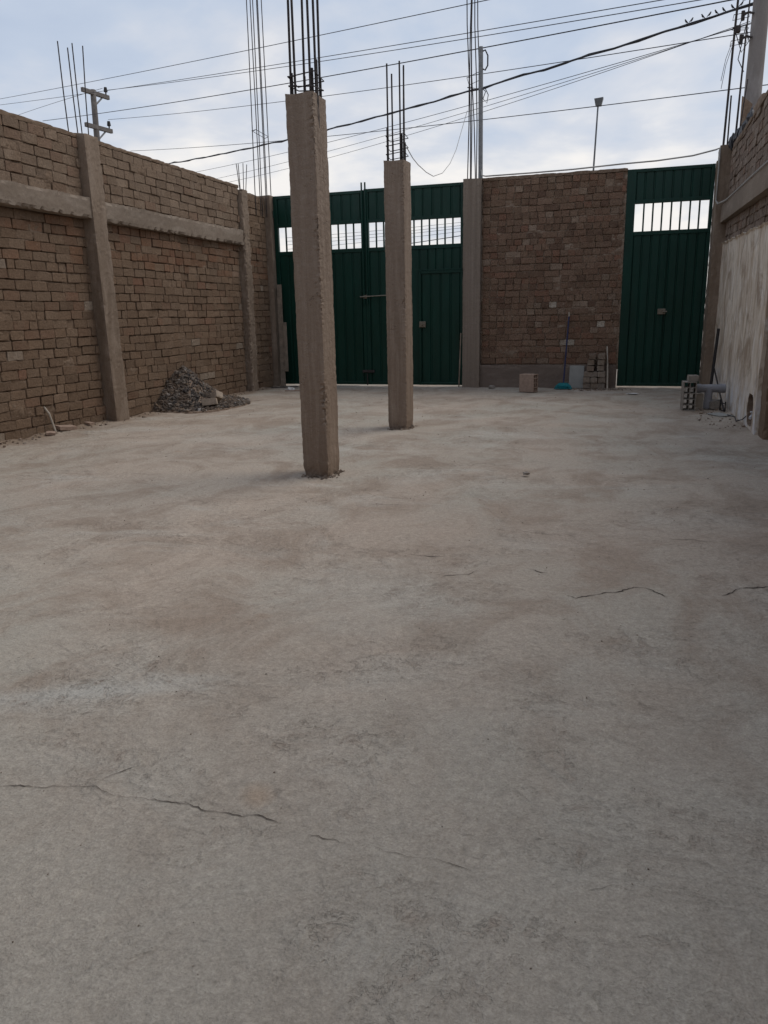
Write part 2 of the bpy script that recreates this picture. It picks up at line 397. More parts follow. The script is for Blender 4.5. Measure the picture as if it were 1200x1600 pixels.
# ------------------------------------------------------------------ ground
def floor_z(x, y):
    x = np.asarray(x, float); y = np.asarray(y, float)
    z = 0.016*fbm(x*0.55, y*0.55, 3) + 0.006*fbm(x*3.1+9, y*3.1, 4)
    st = fbm(x*1.3+40, y*1.1+11, 5)
    z = z - 0.006*np.clip((st-0.12)*14, 0, 1)                     # scaled-off skin
    z = z + 0.0018*fbm(x*19, y*19+3, 2)
    wl = np.clip((x+6.2), 0, 9)
    z = z + 0.026*np.exp(-wl/0.12)*(0.6+1.3*fbm(x*5, y*3.1, 3))    # dirt gathered at the left wall
    z = z + 0.012*np.exp(-np.clip(13.15-y, 0, 20)/0.12)*(0.5+fbm(x*4, y*4, 3))
    return z - 0.004
def fz(x, y): return float(floor_z(x, y))
xs = np.arange(-6.5, 1.75, 0.026)
ys = [-4.0]
while ys[-1] < 13.6:
    y = ys[-1]
    ys.append(y + (0.25 if y < 0.2 else 0.013 + 0.0042*max(0, y-0.8)))
ys = np.array(ys)
X, Y = np.meshgrid(xs, ys)
Z = floor_z(X, Y)
nx, ny = len(xs), len(ys)
me = bpy.data.meshes.new('yard_floor')
vv = np.stack([X, Y, Z], -1).reshape(-1, 3)
ii = (np.arange(ny-1)[:, None]*nx + np.arange(nx-1)[None, :]).reshape(-1)
ff = np.stack([ii, ii+1, ii+1+nx, ii+nx], -1)
me.vertices.add(len(vv)); me.vertices.foreach_set('co', vv.reshape(-1))
me.loops.add(ff.size); me.loops.foreach_set('vertex_index', ff.reshape(-1))
me.polygons.add(len(ff)); me.polygons.foreach_set('loop_start', np.arange(0, ff.size, 4)); me.polygons.foreach_set('loop_total', np.full(len(ff), 4))
me.update(calc_edges=True); me.validate()
me.polygons.foreach_set('use_smooth', [True]*len(ff))
me.materials.append(M['slab'])
floor = link(bpy.data.objects.new('yard_floor', me)); tag(floor, 'worn cracked cement floor of the yard', kind='structure')
g = MB().add([(-600, -600, -0.06), (600, -600, -0.06), (600, 600, -0.06), (-600, 600, -0.06)], [(0, 1, 2, 3)]).build('ground', M['dirt'])
tag(g, 'bare ground outside the yard', kind='structure')

fac = MB().box(-6.6, 2.2, -3.6, -3.2, -0.05, 5.6).box(-6.6, 2.2, -3.75, -3.19, 5.6, 5.75).build('added_shading_facade', M['mortar'])  # added out of view, tall enough to darken the foreground and camera-facing surfaces
tag(fac, 'unseen house front added behind the viewer to dim the yard', kind='structure')

def crack(pts, w):  # flat ribbon laid on the slab, coloured dark in place of a shaded groove
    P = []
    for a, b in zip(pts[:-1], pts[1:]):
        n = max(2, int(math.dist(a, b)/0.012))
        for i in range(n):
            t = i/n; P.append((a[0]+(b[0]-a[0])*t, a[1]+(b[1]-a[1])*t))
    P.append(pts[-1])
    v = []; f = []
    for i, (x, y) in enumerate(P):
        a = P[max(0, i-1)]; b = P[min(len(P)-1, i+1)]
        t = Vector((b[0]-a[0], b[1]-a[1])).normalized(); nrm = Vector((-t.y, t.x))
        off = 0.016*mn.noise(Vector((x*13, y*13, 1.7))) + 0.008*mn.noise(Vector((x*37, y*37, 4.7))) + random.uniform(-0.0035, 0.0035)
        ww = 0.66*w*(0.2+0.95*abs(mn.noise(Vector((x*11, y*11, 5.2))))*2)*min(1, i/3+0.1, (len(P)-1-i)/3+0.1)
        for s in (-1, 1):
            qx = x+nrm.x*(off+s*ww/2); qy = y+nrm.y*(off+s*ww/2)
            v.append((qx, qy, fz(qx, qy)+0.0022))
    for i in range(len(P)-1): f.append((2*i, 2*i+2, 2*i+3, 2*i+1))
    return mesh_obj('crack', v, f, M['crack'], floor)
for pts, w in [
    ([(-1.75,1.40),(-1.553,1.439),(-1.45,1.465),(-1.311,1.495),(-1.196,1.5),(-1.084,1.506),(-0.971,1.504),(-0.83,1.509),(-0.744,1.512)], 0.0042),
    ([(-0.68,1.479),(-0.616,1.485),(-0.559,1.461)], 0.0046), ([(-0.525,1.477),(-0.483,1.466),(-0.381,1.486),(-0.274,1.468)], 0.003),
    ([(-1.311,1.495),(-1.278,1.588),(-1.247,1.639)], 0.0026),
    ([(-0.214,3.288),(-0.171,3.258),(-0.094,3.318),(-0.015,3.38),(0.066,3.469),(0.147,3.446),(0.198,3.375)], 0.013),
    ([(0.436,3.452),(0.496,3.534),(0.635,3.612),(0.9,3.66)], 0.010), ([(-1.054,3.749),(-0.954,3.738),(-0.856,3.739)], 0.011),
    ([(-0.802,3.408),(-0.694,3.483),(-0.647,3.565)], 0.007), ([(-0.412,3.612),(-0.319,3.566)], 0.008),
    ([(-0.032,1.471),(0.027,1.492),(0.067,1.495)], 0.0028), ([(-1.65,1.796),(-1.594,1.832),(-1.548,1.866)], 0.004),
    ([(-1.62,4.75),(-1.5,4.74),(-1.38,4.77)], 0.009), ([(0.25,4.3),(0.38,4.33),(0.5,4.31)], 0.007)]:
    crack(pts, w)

# ------------------------------------------------------------------ rough concrete blocks and brickwork
def rough_block(name, x0, x1, y0, y1, z0, z1, mat, parent, amp=0.006, step=0.05, erode=0.012, seed=0, shear=(0, 0), low=0.0, top=0.0, ridge=False):
    """A cast concrete post or beam: subdivided box, uneven faces, chipped arrises."""
    def ax(a, b): return np.linspace(a, b, max(2, int(round((b-a)/step)))+1)
    AX = [ax(x0, x1), ax(y0, y1), ax(z0, z1)]
    lo = (x0, y0, z0); hi = (x1, y1, z1)
    vid = {}; v = []; f = []
    def vert(i, j, k):
        key = (i, j, k)
        if key not in vid:
            p = [AX[0][i], AX[1][j], AX[2][k]]
            on = [(0 if q == 0 else 1 if q == len(AX[a])-1 else None) for a, q in enumerate(key)]
            ne = sum(o is not None for o in on)
            q = Vector(p)*1.0
            big = mn.noise(q*2.3+Vector((seed*3.7, 0, seed))); sm = mn.noise(q*9+Vector((0, seed*2.1, 4))); fi = mn.noise(q*31+Vector((seed, 0, 0)))
            d = amp*(0.45*big+0.35*sm+0.45*fi)
            if ne >= 2:
                d -= erode*max(0, 0.12+0.7*mn.noise(q*9+Vector((seed, 9, 2)))+1.0*fi)
            if ridge:      # honeycombed arris at the corner nearest the camera
                dr = math.hypot(p[0]-x1, p[1]-y0)
                if dr < 0.055:
                    pat = max(0, 0.4+1.4*mn.noise(Vector((seed, 2, p[2]*2.6))))
                    d -= pat*(1-dr/0.055)*0.032*max(0, mn.noise(q*47+Vector((seed, 1, 0)))+0.08) + 0.004*(1-dr/0.055)
            if low: d -= low*max(0, 1-(p[2]-z0)/0.12)*(0.4+abs(sm)+abs(fi))
            if top and on[2] == 1: p[2] += top*(mn.noise(q*6+Vector((seed, 3, 3))))
            for a in range(3):
                if on[a] is not None and not (a == 2 and top): p[a] += d*(1 if on[a] else -1)
            p[0] += shear[0]*(p[2]-z0); p[1] += shear[1]*(p[2]-z0)
            vid[key] = len(v); v.append(tuple(p))
        return vid[key]
    n = [len(a)-1 for a in AX]
    for k in (0, n[2]):
        for i in range(n[0]):
            for j in range(n[1]):
                q = [vert(i, j, k), vert(i+1, j, k), vert(i+1, j+1, k), vert(i, j+1, k)]
                f.append(q if k else q[::-1])
    for j in (0, n[1]):
        for i in range(n[0]):
            for k in range(n[2]):
                q = [vert(i, j, k), vert(i+1, j, k), vert(i+1, j, k+1), vert(i, j, k+1)]
                f.append(q if not j else q[::-1])
    for i in (0, n[0]):
        for j in range(n[1]):
            for k in range(n[2]):
                q = [vert(i, j, k), vert(i, j+1, k), vert(i, j+1, k+1), vert(i, j, k+1)]
                f.append(q if i else q[::-1])
    return mesh_obj(name, v, f, mat, parent)

def brick_geo(l, h, d, seed, chip=1.0):
    """Front face on local -Y at y=0; body runs back to y=d."""
    r = random.Random(seed)
    NX, NZ = 5, 4
    v = []; f = []
    xs_ = [-l/2, -l/2+0.007, r.uniform(-l*.12, l*.12), l/2-0.007, l/2]
    zs_ = [-h/2, -h/2+0.006, h/2-0.006, h/2]
    for k in range(NZ):
        for i in range(NX):
            edge = i in (0, NX-1) or k in (0, NZ-1); corner = i in (0, NX-1) and k in (0, NZ-1)
            y = r.uniform(-0.002, 0.002); x = xs_[i]; z = zs_[k]
            if edge:
                y += r.uniform(0.0, 0.004)*chip
                x += r.uniform(-0.005, 0.004)*(1 if x > 0 else -1); z += r.uniform(-0.005, 0.004)*(1 if z > 0 else -1)
            if corner:
                c = r.uniform(0.1, 1.0)**2*0.017*chip
                x -= math.copysign(c, x); z -= math.copysign(c, z); y += c*0.5
            v.append((x, y, z))
    for k in range(NZ-1):
        for i in range(NX-1):
            a = k*NX+i; f.append((a, a+1, a+1+NX, a+NX))
    ring = [i for i in range(NX)] + [k*NX+NX-1 for k in range(1, NZ)] + [(NZ-1)*NX+i for i in range(NX-2, -1, -1)] + [k*NX for k in range(NZ-2, 0, -1)]
    b = len(v)
    for q in ring: v.append((v[q][0]*0.97, d, v[q][2]*0.97))
    n = len(ring)
    for q in range(n):
        f.append((ring[q], b+q, b+(q+1) % n, ring[(q+1) % n]))
    return v, f
VARS = {}
def brick_mesh(L_, h):
    key = (round(L_, 3), round(h, 3))
    if key not in VARS:
        out = []
        for s in range(14):
            v, f = brick_geo(L_, h, 0.06, s*31+int(L_*1000), 1.0+0.8*(s % 3 == 0))
            me = bpy.data.meshes.new('brick'); me.from_pydata(v, [], f); me.materials.append(M['brick']); me.update()
            out.append((me, v, f))
        VARS[key] = out
    return random.choice(VARS[key])
PAL_L = [((0.200, 0.134, 0.088),8), ((0.186, 0.123, 0.080),6), ((0.214, 0.147, 0.099),5), ((0.196, 0.122, 0.080),3), ((0.206, 0.114, 0.074),0.5), ((0.288, 0.228, 0.172),0.35), ((0.164, 0.109, 0.072),2)]
PAL_B = [((0.192,0.120,0.082),7), ((0.168,0.102,0.069),5), ((0.214,0.138,0.096),5), ((0.20,0.108,0.072),3.5), ((0.42,0.36,0.29),0.45), ((0.135,0.082,0.057),2.5), ((0.255,0.183,0.134),1.2)]
def pick(pal):
    c = random.choices([p[0] for p in pal], [p[1] for p in pal])[0]
    k = random.uniform(0.86, 1.14)
    return tuple(x*k for x in c)
def lay(s0, s1, z0, z1, ch, header=0.25, wav=0.012, mixrow=False):
    """Courses of bricks between s0..s1: list of (s, z, length, height, tilt)."""
    out = []
    n = max(1, int(round((z1-z0)/ch))); hh = (z1-z0)/n
    for r in range(n):
        s = s0 + random.uniform(0.0, 0.02) - (0 if r % 2 else 0.0)
        first = True
        rowhead = header if not mixrow else random.choice([1.0, 1.0, 0.85, 0.15, 0.5])
        while s < s1-0.05:
            l = 0.115 if random.random() < rowhead else random.choice([0.228, 0.228, 0.228, 0.228, 0.19])
            if first and r % 2: l = 0.115
            first = False
            if s+l > s1: l = s1-s
            if l < 0.05: break
            lq = min([0.058, 0.085, 0.115, 0.15, 0.19, 0.228], key=lambda a: abs(a-l) + (9 if a > l+1e-6 else 0))
            c = s+lq/2
            wz = wav*mn.noise(Vector((c*0.9, r*0.37, 2.2)))*1.2
            out.append((c, z0+(r+0.5)*hh+wz+random.uniform(-0.003, 0.003), lq-random.choice([0, 0, 0.0]), hh-random.choice([0.006, 0.008, 0.010]), random.gauss(0, 0.017)))
            s += lq + random.uniform(0.004, 0.015)
    return out
def place_bricks(parent, items, tofn, rotz, pal, limit, score, tweak=None):
    """items -> world position by tofn(s, z, proud); the `limit` largest in view are objects, the rest one mesh."""
    rows = []
    for s, z, l, h, tilt in items:
        pr = random.gauss(0.0, 0.004)
        if random.random() < 0.06: pr -= random.uniform(0.004, 0.012)
        p = tofn(s, z, pr)
        c = pick(pal)
        if tweak: c = tweak(s, z, c)
        rows.append((score(p), p, l, h, tilt, c))
    rows.sort(key=lambda r: -r[0])
    big = rows[:limit]; rest = rows[limit:]
    RZ_ = Matrix.Rotation(rotz, 4, 'Z')
    for _, p, l, h, tilt, c in big:
        me, v, f = brick_mesh(l, round(h, 3))
        o = bpy.data.objects.new('brick', me)
        link(o, parent)
        o.matrix_basis = Matrix.Translation(p) @ RZ_ @ Matrix.Rotation(tilt, 4, 'Y') @ Matrix.Rotation(random.gauss(0, 0.012), 4, 'Z')
        o.color = (*c, 1)
    if rest:
        V = []; F = []; T = []
        for _, p, l, h, tilt, c in rest:
            me, v, f = brick_mesh(l, round(h, 3))
            Mx = Matrix.Translation(p) @ RZ_ @ Matrix.Rotation(tilt, 4, 'Y')
            b = len(V); V += [tuple(Mx @ Vector(q)) for q in v]; F += [tuple(i+b for i in q) for q in f]; T += [c]*len(v)
        o = mesh_obj('brick_courses', V, F, M['brick_mass'], parent)
        ca = o.data.color_attributes.new('tint', 'FLOAT_COLOR', 'POINT')
        ca.data.foreach_set('color', [q for c in T for q in (*c, 1.0)])
        o['kind'] = 'stuff'
def mortar_sheet(name, parent, mat, tofn, s0, s1, z0, z1, depth, step=0.016, amp=0.012, rec=0.019, flip=False, back=0.2):
    """Mortar bed behind the bricks: uneven front sheet plus a plain body behind it."""
    ns = max(2, int((s1-s0)/step)); nz = max(2, int((z1-z0)/step))
    v = []; f = []
    for k in range(nz+1):
        for i in range(ns+1):
            s = s0+(s1-s0)*i/ns; z = z0+(z1-z0)*k/nz
            d = -rec + amp*(1.8*mn.noise(Vector((s*2.3, z*6, depth)))+0.7*mn.noise(Vector((s*7, z*13, depth+9)))+0.8*mn.noise(Vector((s*17, z*23, depth+3)))+0.5*mn.noise(Vector((s*43, z*47, depth+5))))
            d = min(d, 0.0015)
            if z > z1-0.001 and z1 > 3: z += 0.012*mn.noise(Vector((s*4, 1, 2)))
            v.append(tuple(tofn(s, z, d)))
    for k in range(nz):
        for i in range(ns):
            a = k*(ns+1)+i; q = (a, a+1, a+2+ns, a+1+ns); f.append(q[::-1] if flip else q)
    # close the body
    b = len(v); W = ns+1
    edge = [i for i in range(W)] + [k*W+ns for k in range(1, nz+1)] + [nz*W+i for i in range(ns-1, -1, -1)] + [k*W for k in range(nz-1, 0, -1)]
    c0 = Vector(tofn(s0, z0, 0)); c1 = Vector(tofn(s0, z0, -back)); dv = c1-c0
    for q in edge: v.append(tuple(Vector(v[q])+dv))
    n = len(edge)
    for q in range(n):
        w = (edge[q], b+q, b+(q+1) % n, edge[(q+1) % n]); f.append(w[::-1] if flip else w)
    bk = tuple(range(b, b+n)); f.append(bk if flip else bk[::-1])
    return mesh_obj(name, v, f, mat, parent)
def rebar(parent, pts, r=0.007, name='rebar'):
    return MB().tube(pts, r, 6).build(name, M['steel'], parent)
def stirrup(parent, x0, x1, y0, y1, z, r=0.0045, tilt=0.02):
    pts = [(x0, y0, z), (x1, y0, z+tilt), (x1, y1, z), (x0, y1, z-tilt), (x0, y0, z+0.004), (x0+0.05, y0+0.03, z+0.01)]
    return MB().tube(pts, r, 5).build('stirrup', M['steel'], parent)

def cam_score(p):
    d = Vector(p)-Vector((0, 0, CAMH))
    xc = d.x*RX[0]+d.y*RY[0]+d.z*RZ[0]; yc = d.x*RX[1]+d.y*RY[1]+d.z*RZ[1]; zc_ = d.x*RX[2]+d.y*RY[2]+d.z*RZ[2]
    if zc_ <= 0.1: return -99
    u = xc/zc_*1212; w = yc/zc_*1212
    return -d.length if abs(u) < 612 and abs(w) < 812 else -50-d.length

# ---- left wall
LX = -6.2
lw = empty('brick_wall', (LX, 5, 0), 'long brown brick wall with concrete pillars along the left of the yard', 'wall')
lo_fn = lambda s, z, d: (LX+d, s, z)
up_fn = lambda s, z, d: (LX+0.045+d, s, z)
mortar_sheet('mortar', lw, M['mortar'], lo_fn, 3.5, 13.1, -0.05, 2.40, 1.0)
mortar_sheet('mortar', lw, M['mortar'], up_fn, 3.5, 12.0, 2.56, 3.262, 2.0, back=0.24)
mortar_sheet('mortar', lw, M['mortar'], lo_fn, 12.0, 13.1, 2.40, 3.23, 3.0)
items_lo = lay(3.6, 8.19, 0.0, 2.368, 0.104, 0.12) + lay(8.45, 12.01, 0.0, 2.368, 0.104, 0.22)
items_lo += lay(12.26, 13.07, 0.0, 3.2, 0.104, 0.3)
hole = (7.155, 0.29)
items_lo = [q for q in items_lo if not (abs(q[0]-hole[0]) < 0.10 and abs(q[1]-hole[1]) < 0.06)]
items_up = lay(3.6, 8.15, 2.605, 3.235, 0.105, 0.1) + lay(8.42, 12.01, 2.605, 3.235, 0.105, 0.15)
both = [(q, 0) for q in items_lo] + [(q, 1) for q in items_up]
lim = sorted(both, key=lambda t: -cam_score(lo_fn(t[0][0], t[0][1], 0)))[:300]
nlo = sum(1 for t in lim if t[1] == 0)
def tw_l(s, z, c):
    if 1.9 < z < 2.35 and random.random() < 0.5: return (c[0]*1.02, c[1]*0.86, c[2]*0.80)
    return c
place_bricks(lw, items_lo, lo_fn, math.pi/2, PAL_L, nlo, cam_score, tw_l)
place_bricks(lw, items_up, up_fn, math.pi/2, [((0.248, 0.179, 0.126),6), ((0.227, 0.162, 0.114),5), ((0.269, 0.197, 0.140),3), ((0.235, 0.155, 0.107),2)], 300-nlo, cam_score)
MB().box(LX-0.2, LX-0.02, -4, 3.5, -0.05, 3.26).build('mortar', M['mortar'], lw)
pa = rough_block('pillar', LX-0.15, -6.06, 8.20, 8.46, -0.05, 3.285, M['pillar'], lw, 0.010, 0.03, 0.014, 1, shear=(0, -0.018), top=0.02)
pb = rough_block('pillar', LX-0.15, -6.095, 12.02, 12.24, -0.05, 3.215, M['pillar'], lw, 0.018, 0.03, 0.035, 2, top=0.02)
pc = rough_block('pillar', LX-0.15, -6.11, 13.08, 13.30, -0.05, 3.26, M['pillar'], lw, 0.006, 0.05, 0.014, 3, top=0.01)
rough_block('tie_beam', LX-0.1, -6.078, -4.0, 8.17, 2.37, 2.60, M['beam'], lw, 0.008, 0.04, 0.034, 4)
rough_block('tie_beam', LX-0.1, -6.112, 8.41, 12.03, 2.365, 2.598, M['beam'], lw, 0.008, 0.04, 0.034, 5)
rough_block('coping', LX-0.16, LX+0.047, 3.4, 8.16, 3.236, 3.285, M['mortar'], lw, 0.006, 0.05, 0.012, 6)
rough_block('coping', LX-0.16, LX+0.049, 8.40, 12.03, 3.232, 3.278, M['mortar'], lw, 0.006, 0.05, 0.012, 7)
for k, (y0, y1, zt, x) in enumerate([(8.06, 8.04, 4.2, -6.2), (8.22, 8.20, 4.18, -6.2), (8.27, 8.26, 4.24, -6.18), (8.40, 8.46, 4.27, -6.19)]):
    rebar(lw if k == 0 else pa, [(x, y0, 3.0), (x, y0, 3.3), (x, y0*0.6+y1*0.4-0.006, 3.7), (x, y1, zt)], 0.0065)
for y0, x, zt in [(12.06, -6.13, 3.58), (12.10, -6.15, 3.60), (12.15, -6.13, 3.63), (12.20, -6.13, 3.63)]:
    rebar(pb, [(x, y0, 3.0), (x, y0+(y0-12.12)*0.6, 3.25), (x, y0+(y0-12.12)*1.6, zt)], 0.006)
for k, (y0, y1) in enumerate([(12.70, 12.80), (12.82, 12.86), (12.95, 13.02), (13.05, 13.1), (13.16, 13.2), (13.26, 13.28)]):
    x0 = -6.19+0.03*(k % 2)
    rebar(lw if k < 3 else pc, [(x0, y0, 2.9), (x0, y0, 3.3), (x0, (y0*2+y1)/3, 4.3), (x0, (y0+y1*2)/3, 5.4), (x0, y1, 6.9)], 0.0075)
stirrup(pc, -6.21, -6.14, 12.75, 13.24, 4.22)
pipe = MB().tube([(-6.23, 7.15, 0.30), (-6.175, 7.16, 0.22), (-6.12, 7.17, 0.0)], 0.012, 8).build('drain_pipe', M['pale_wood'])
tag(pipe, 'thin pale pipe coming out of a hole low in the left wall', 'pipe')

# ---- back wall between the gates
BY = 13.17
bw = empty('brick_wall', (-1.3, BY, 0), 'brown brick wall panel on a grey plinth between the two green gates', 'wall')
b_fn = lambda s, z, d: (s, BY-d, z)
mortar_sheet('mortar', bw, M['mortar_back'], b_fn, -2.42, -0.205, 0.30, 3.285, 5.0, flip=False, step=0.016, amp=0.011, rec=0.0165)
items_b = lay(-2.41, -0.215, 0.375, 3.25, 0.0995, 0.8, 0.02, mixrow=True)
place_bricks(bw, items_b, b_fn, 0.0, PAL_B, 300, lambda p: (-0.5 if p[0] < -1.9 else 0) + random.random())
rough_block('coping', -2.42, -0.20, BY-0.008, BY+0.18, 3.25, 3.302, M['mortar_back'], bw, 0.008, 0.05, 0.014, 11)
rough_block('plinth', -2.425, -0.215, BY-0.035, BY+0.15, -0.05, 0.372, M['plinth'], bw, 0.006, 0.05, 0.012, 12)

# ---- pier between main gate and brick panel
pr_ = empty('concrete_pier', (-2.565, 13.1, 0), 'tall plain concrete pier at the right end of the wide green gate', 'pier')
rough_block('shaft', -2.712, -2.424, 13.07, 13.36, -0.05, 3.29, M['pier'], pr_, 0.004, 0.05, 0.008, 13, top=0.008)
for k, (x0, x1, x2, yy) in enumerate([(-2.655, -2.64, -2.69, 13.15), (-2.635, -2.66, -2.62, 13.28), (-2.60, -2.61, -2.59, 13.17), (-2.53, -2.60, -2.60, 13.15), (-2.50, -2.50, -2.55, 13.28), (-2.525, -2.54, -2.58, 13.22)]):
    rebar(pr_, [(x0, yy, 3.0), (x0, yy, 3.35), ((x0+x1)/2+0.01, yy, 4.1), (x1, yy, 4.8), ((x1+x2)/2-0.01, yy, 5.5), (x2, yy, 6.6)], 0.0085)
stirrup(pr_, -2.67, -2.49, 13.12, 13.3, 4.76, tilt=0.06)
stirrup(pr_, -2.66, -2.50, 13.12, 13.3, 4.62, tilt=-0.05)

# ---- free-standing columns
def column(x0, x1, y0, y1, h, seed, label, bars, sh):
    t = empty('concrete_column', ((x0+x1)/2, (y0+y1)/2, 0), label, 'column', 'bare concrete columns standing in the yard')
    rough_block('shaft', x0, x1, y0, y1, -0.03, h, M['column'], t, 0.0045, 0.0125, 0.006, seed, low=0.016, top=0.02, shear=sh, ridge=True)
    for b in bars: rebar(t, b[0], b[1])
    return t
def rb(x, y, z0, z1, lx=0.0, ly=0.0, r=0.0085): return ([(x, y, z0), (x+lx*0.4, y+ly*0.4, z0+(z1-z0)*0.5), (x+lx, y+ly, z1)], r)
bars1 = [rb(-2.385, 5.55, 2.5, 4.6, 0.03), rb(-2.345, 5.54, 2.5, 4.6, 0.0), rb(-2.345, 5.70, 2.5, 4.6, 0.03), rb(-2.235, 5.55, 2.5, 4.6, 0.0), rb(-2.225, 5.70, 2.5, 4.6, 0.02), rb(-2.205, 5.58, 2.5, 4.6, 0.0)]
bars1 += [rb(x, y, 2.5, z, 0, 0, 0.0095) for x, y, z in ((-2.375, 5.555, 2.86), (-2.335, 5.69, 2.87), (-2.225, 5.565, 2.88), (-2.205, 5.60, 2.94), (-2.215, 5.69, 2.84))]
c1 = column(-2.40, -2.19, 5.50, 5.75, 2.72, 21, 'nearer bare concrete column with long rebar running out of the picture', bars1, (-0.003, 0))
stirrup(c1, -2.395, -2.195, 5.53, 5.71, 2.83); stirrup(c1, -2.39, -2.20, 5.53, 5.71, 2.77, tilt=-0.015)
bars2 = [rb(-2.475, 8.19, 2.5, 3.63, 0.0), rb(-2.465, 8.32, 2.5, 3.57, 0.0), rb(-2.345, 8.19, 2.5, 3.64, 0), rb(-2.34, 8.32, 2.5, 3.62), rb(-2.315, 8.2, 2.5, 3.60, 0.01)]
bars2 += [rb(x, y, 2.5, z, 0, 0, 0.0095) for x, y, z in ((-2.485, 8.2, 3.05), (-2.46, 8.31, 2.95), (-2.335, 8.21, 2.98), (-2.33, 8.31, 2.92), (-2.31, 8.22, 2.9))]
c2 = column(-2.50, -2.288, 8.10, 8.37, 2.72, 22, 'farther shorter-looking concrete column whose rebar ends below the power lines', bars2, (0.0, 0))
for zz_ in (2.96, 2.87, 2.79): stirrup(c2, -2.492, -2.30, 8.17, 8.325, zz_)

# ---- gates
def strip_mesh(w, h):
    """One folded strip of ribbed sheet, front towards -Y: two flats and a raised rib."""
    pr = [(-w/2, 0), (-w/2+w*0.07, 0), (-w/2+w*0.13, -0.014), (w/2-w*0.13, -0.014), (w/2-w*0.07, 0), (w/2, 0)]
    v = []; f = []
    for z in (0, h):
        for x, y in pr: v.append((x, y, z))
        for x, y in pr: v.append((x, y+0.0015, z))
    n = len(pr)
    for i in range(n-1):
        f.append((i, i+1, 2*n+i+1, 2*n+i)); f.append((n+i, 3*n+i, 3*n+i+1, n+i+1))
    return v, f
def sheets(parent, x0, x1, z0, z1, y, pitch, inst={}):
    n = max(1, round((x1-x0)/pitch)); w = (x1-x0)/n
    key = (round(w, 4), round(z1-z0, 4))
    if key not in inst:
        v, f = strip_mesh(w+0.004, z1-z0+0.012); me = bpy.data.meshes.new('sheet_strip'); me.from_pydata(v, [], f); me.materials.append(M['green']); me.update(); inst[key] = me
    for i in range(n):
        o = link(bpy.data.objects.new('sheet_strip', inst[key]), parent); o.location = (x0+(i+0.5)*w, y+(0.0016 if i % 2 else 0.0)+random.uniform(-.0004, .0004), z0-0.006)
def bars(parent, x0, x1, z0, z1, y, n):
    for i in range(1, n):
        x = x0+(x1-x0)*i/n
        MB().bbox(x-0.0125, x+0.0125, y-0.0125, y+0.0125, z0-0.004, z1+0.004, 0.002).build('grille_bar', M['green'], parent)
def rect_frame(name, parent, x0, x1, z0, z1, y0, y1, w, mids=(), wl=None, wr=None):
    wl = wl or w; wr = wr or w
    mb = MB()
    mb.bbox(x0, x0+wl, y0, y1, z0, z1, 0.004); mb.bbox(x1-wr, x1, y0, y1, z0, z1, 0.004)
    for za, zb in [(z0, z0+w), (z1-w, z1)] + list(mids):
        mb.bbox(x0+wl-0.001, x1-wr+0.001, y0+0.002, y1-0.002, za+0.0005, zb-0.0005, 0.004)
    return mb.build(name, M['green'], parent)
GY = 13.19
mg = empty('metal_gate', (-4.4, GY, 0), 'wide dark green double gate of ribbed sheet metal with a barred opening', 'gate')
for x0, x1, nb, tz in [(-6.10, -4.435, 11, 3.255), (-4.432, -2.716, 12, 3.268)]:
    lf = rect_frame('leaf_frame', mg, x0, x1, 0.03, tz, GY, GY+0.06, 0.05, [(2.27, 2.335), (2.735, 2.79)], 0.07, 0.06)
    bars(lf, x0+0.07, x1-0.06, 2.335, 2.735, GY+0.03, nb)
    sheets(lf, x0+0.07, x1-0.06, 2.79, tz-0.05, GY+0.03, 0.165)
    if x0 < -5: sheets(lf, x0+0.07, x1-0.06, 0.07, 2.27, GY+0.03, 0.165)
    else:
        sheets(lf, x0+0.07, -3.47, 0.07, 2.27, GY+0.03, 0.165)
        sheets(lf, -3.47, x1-0.06, 1.90, 2.27, GY+0.031, 0.15)
wd = rect_frame('wicket_door', mg, -3.49, -2.726, 0.03, 1.92, GY-0.022, GY+0.035, 0.045)
sheets(wd, -3.445, -2.771, 0.065, 1.875, GY+0.014, 0.165)
MB().bbox(-3.475, -3.36, GY-0.055, GY-0.0225, 1.0, 1.10, 0.006).tube([(-3.42, GY-0.055, 1.05), (-3.42, GY-0.085, 1.05)], 0.018, 10).build('lock', M['lock'], wd)
MB().bbox(-3.50, -2.74, GY-0.03, GY-0.0235, 1.925, 1.945, 0.002).build('drip_strip', M['green'], mg)
for x in (-4.462, -4.40):
    MB().tube([(x, GY-0.018, 1.4), (x, GY-0.018, 3.37)], 0.015, 8).build('shoot_bolt', M['green'], mg)
MB().tube([(-4.53, GY-0.035, 1.53), (-4.02, GY-0.035, 1.545)], 0.011, 8).bbox(-4.48, -4.40, GY-0.03, GY-0.0015, 1.50, 1.56, 0.004).build('slide_bolt', M['lock'], mg)
MB().bbox(-4.52, -4.3, GY-0.03, GY-0.0015, 0.24, 0.285, 0.004).tube([(-4.43, GY-0.035, 0.22), (-4.43, GY-0.035, 0.02)], 0.01, 8).build('floor_bolt', M['steel'], mg)
for zz_ in (0.5, 1.6, 2.9):
    MB().tube([(-6.092, GY-0.012, zz_), (-6.092, GY-0.012, zz_+0.12)], 0.014, 8).build('hinge', M['green'], mg)
    MB().tube([(-2.718, GY-0.012, zz_), (-2.718, GY-0.012, zz_+0.12)], 0.012, 8).build('hinge', M['green'], mg)
rg = empty('metal_gate', (0.42, GY, 0), 'tall single dark green sheet metal gate at the right end of the back wall', 'gate')
lf = rect_frame('leaf_frame', rg, -0.203, 1.034, 0.03, 3.275, GY, GY+0.06, 0.05, [(2.32, 2.38), (2.78, 2.835)], 0.133, 0.049)
bars(lf, -0.07, 0.985, 2.38, 2.78, GY+0.03, 8)
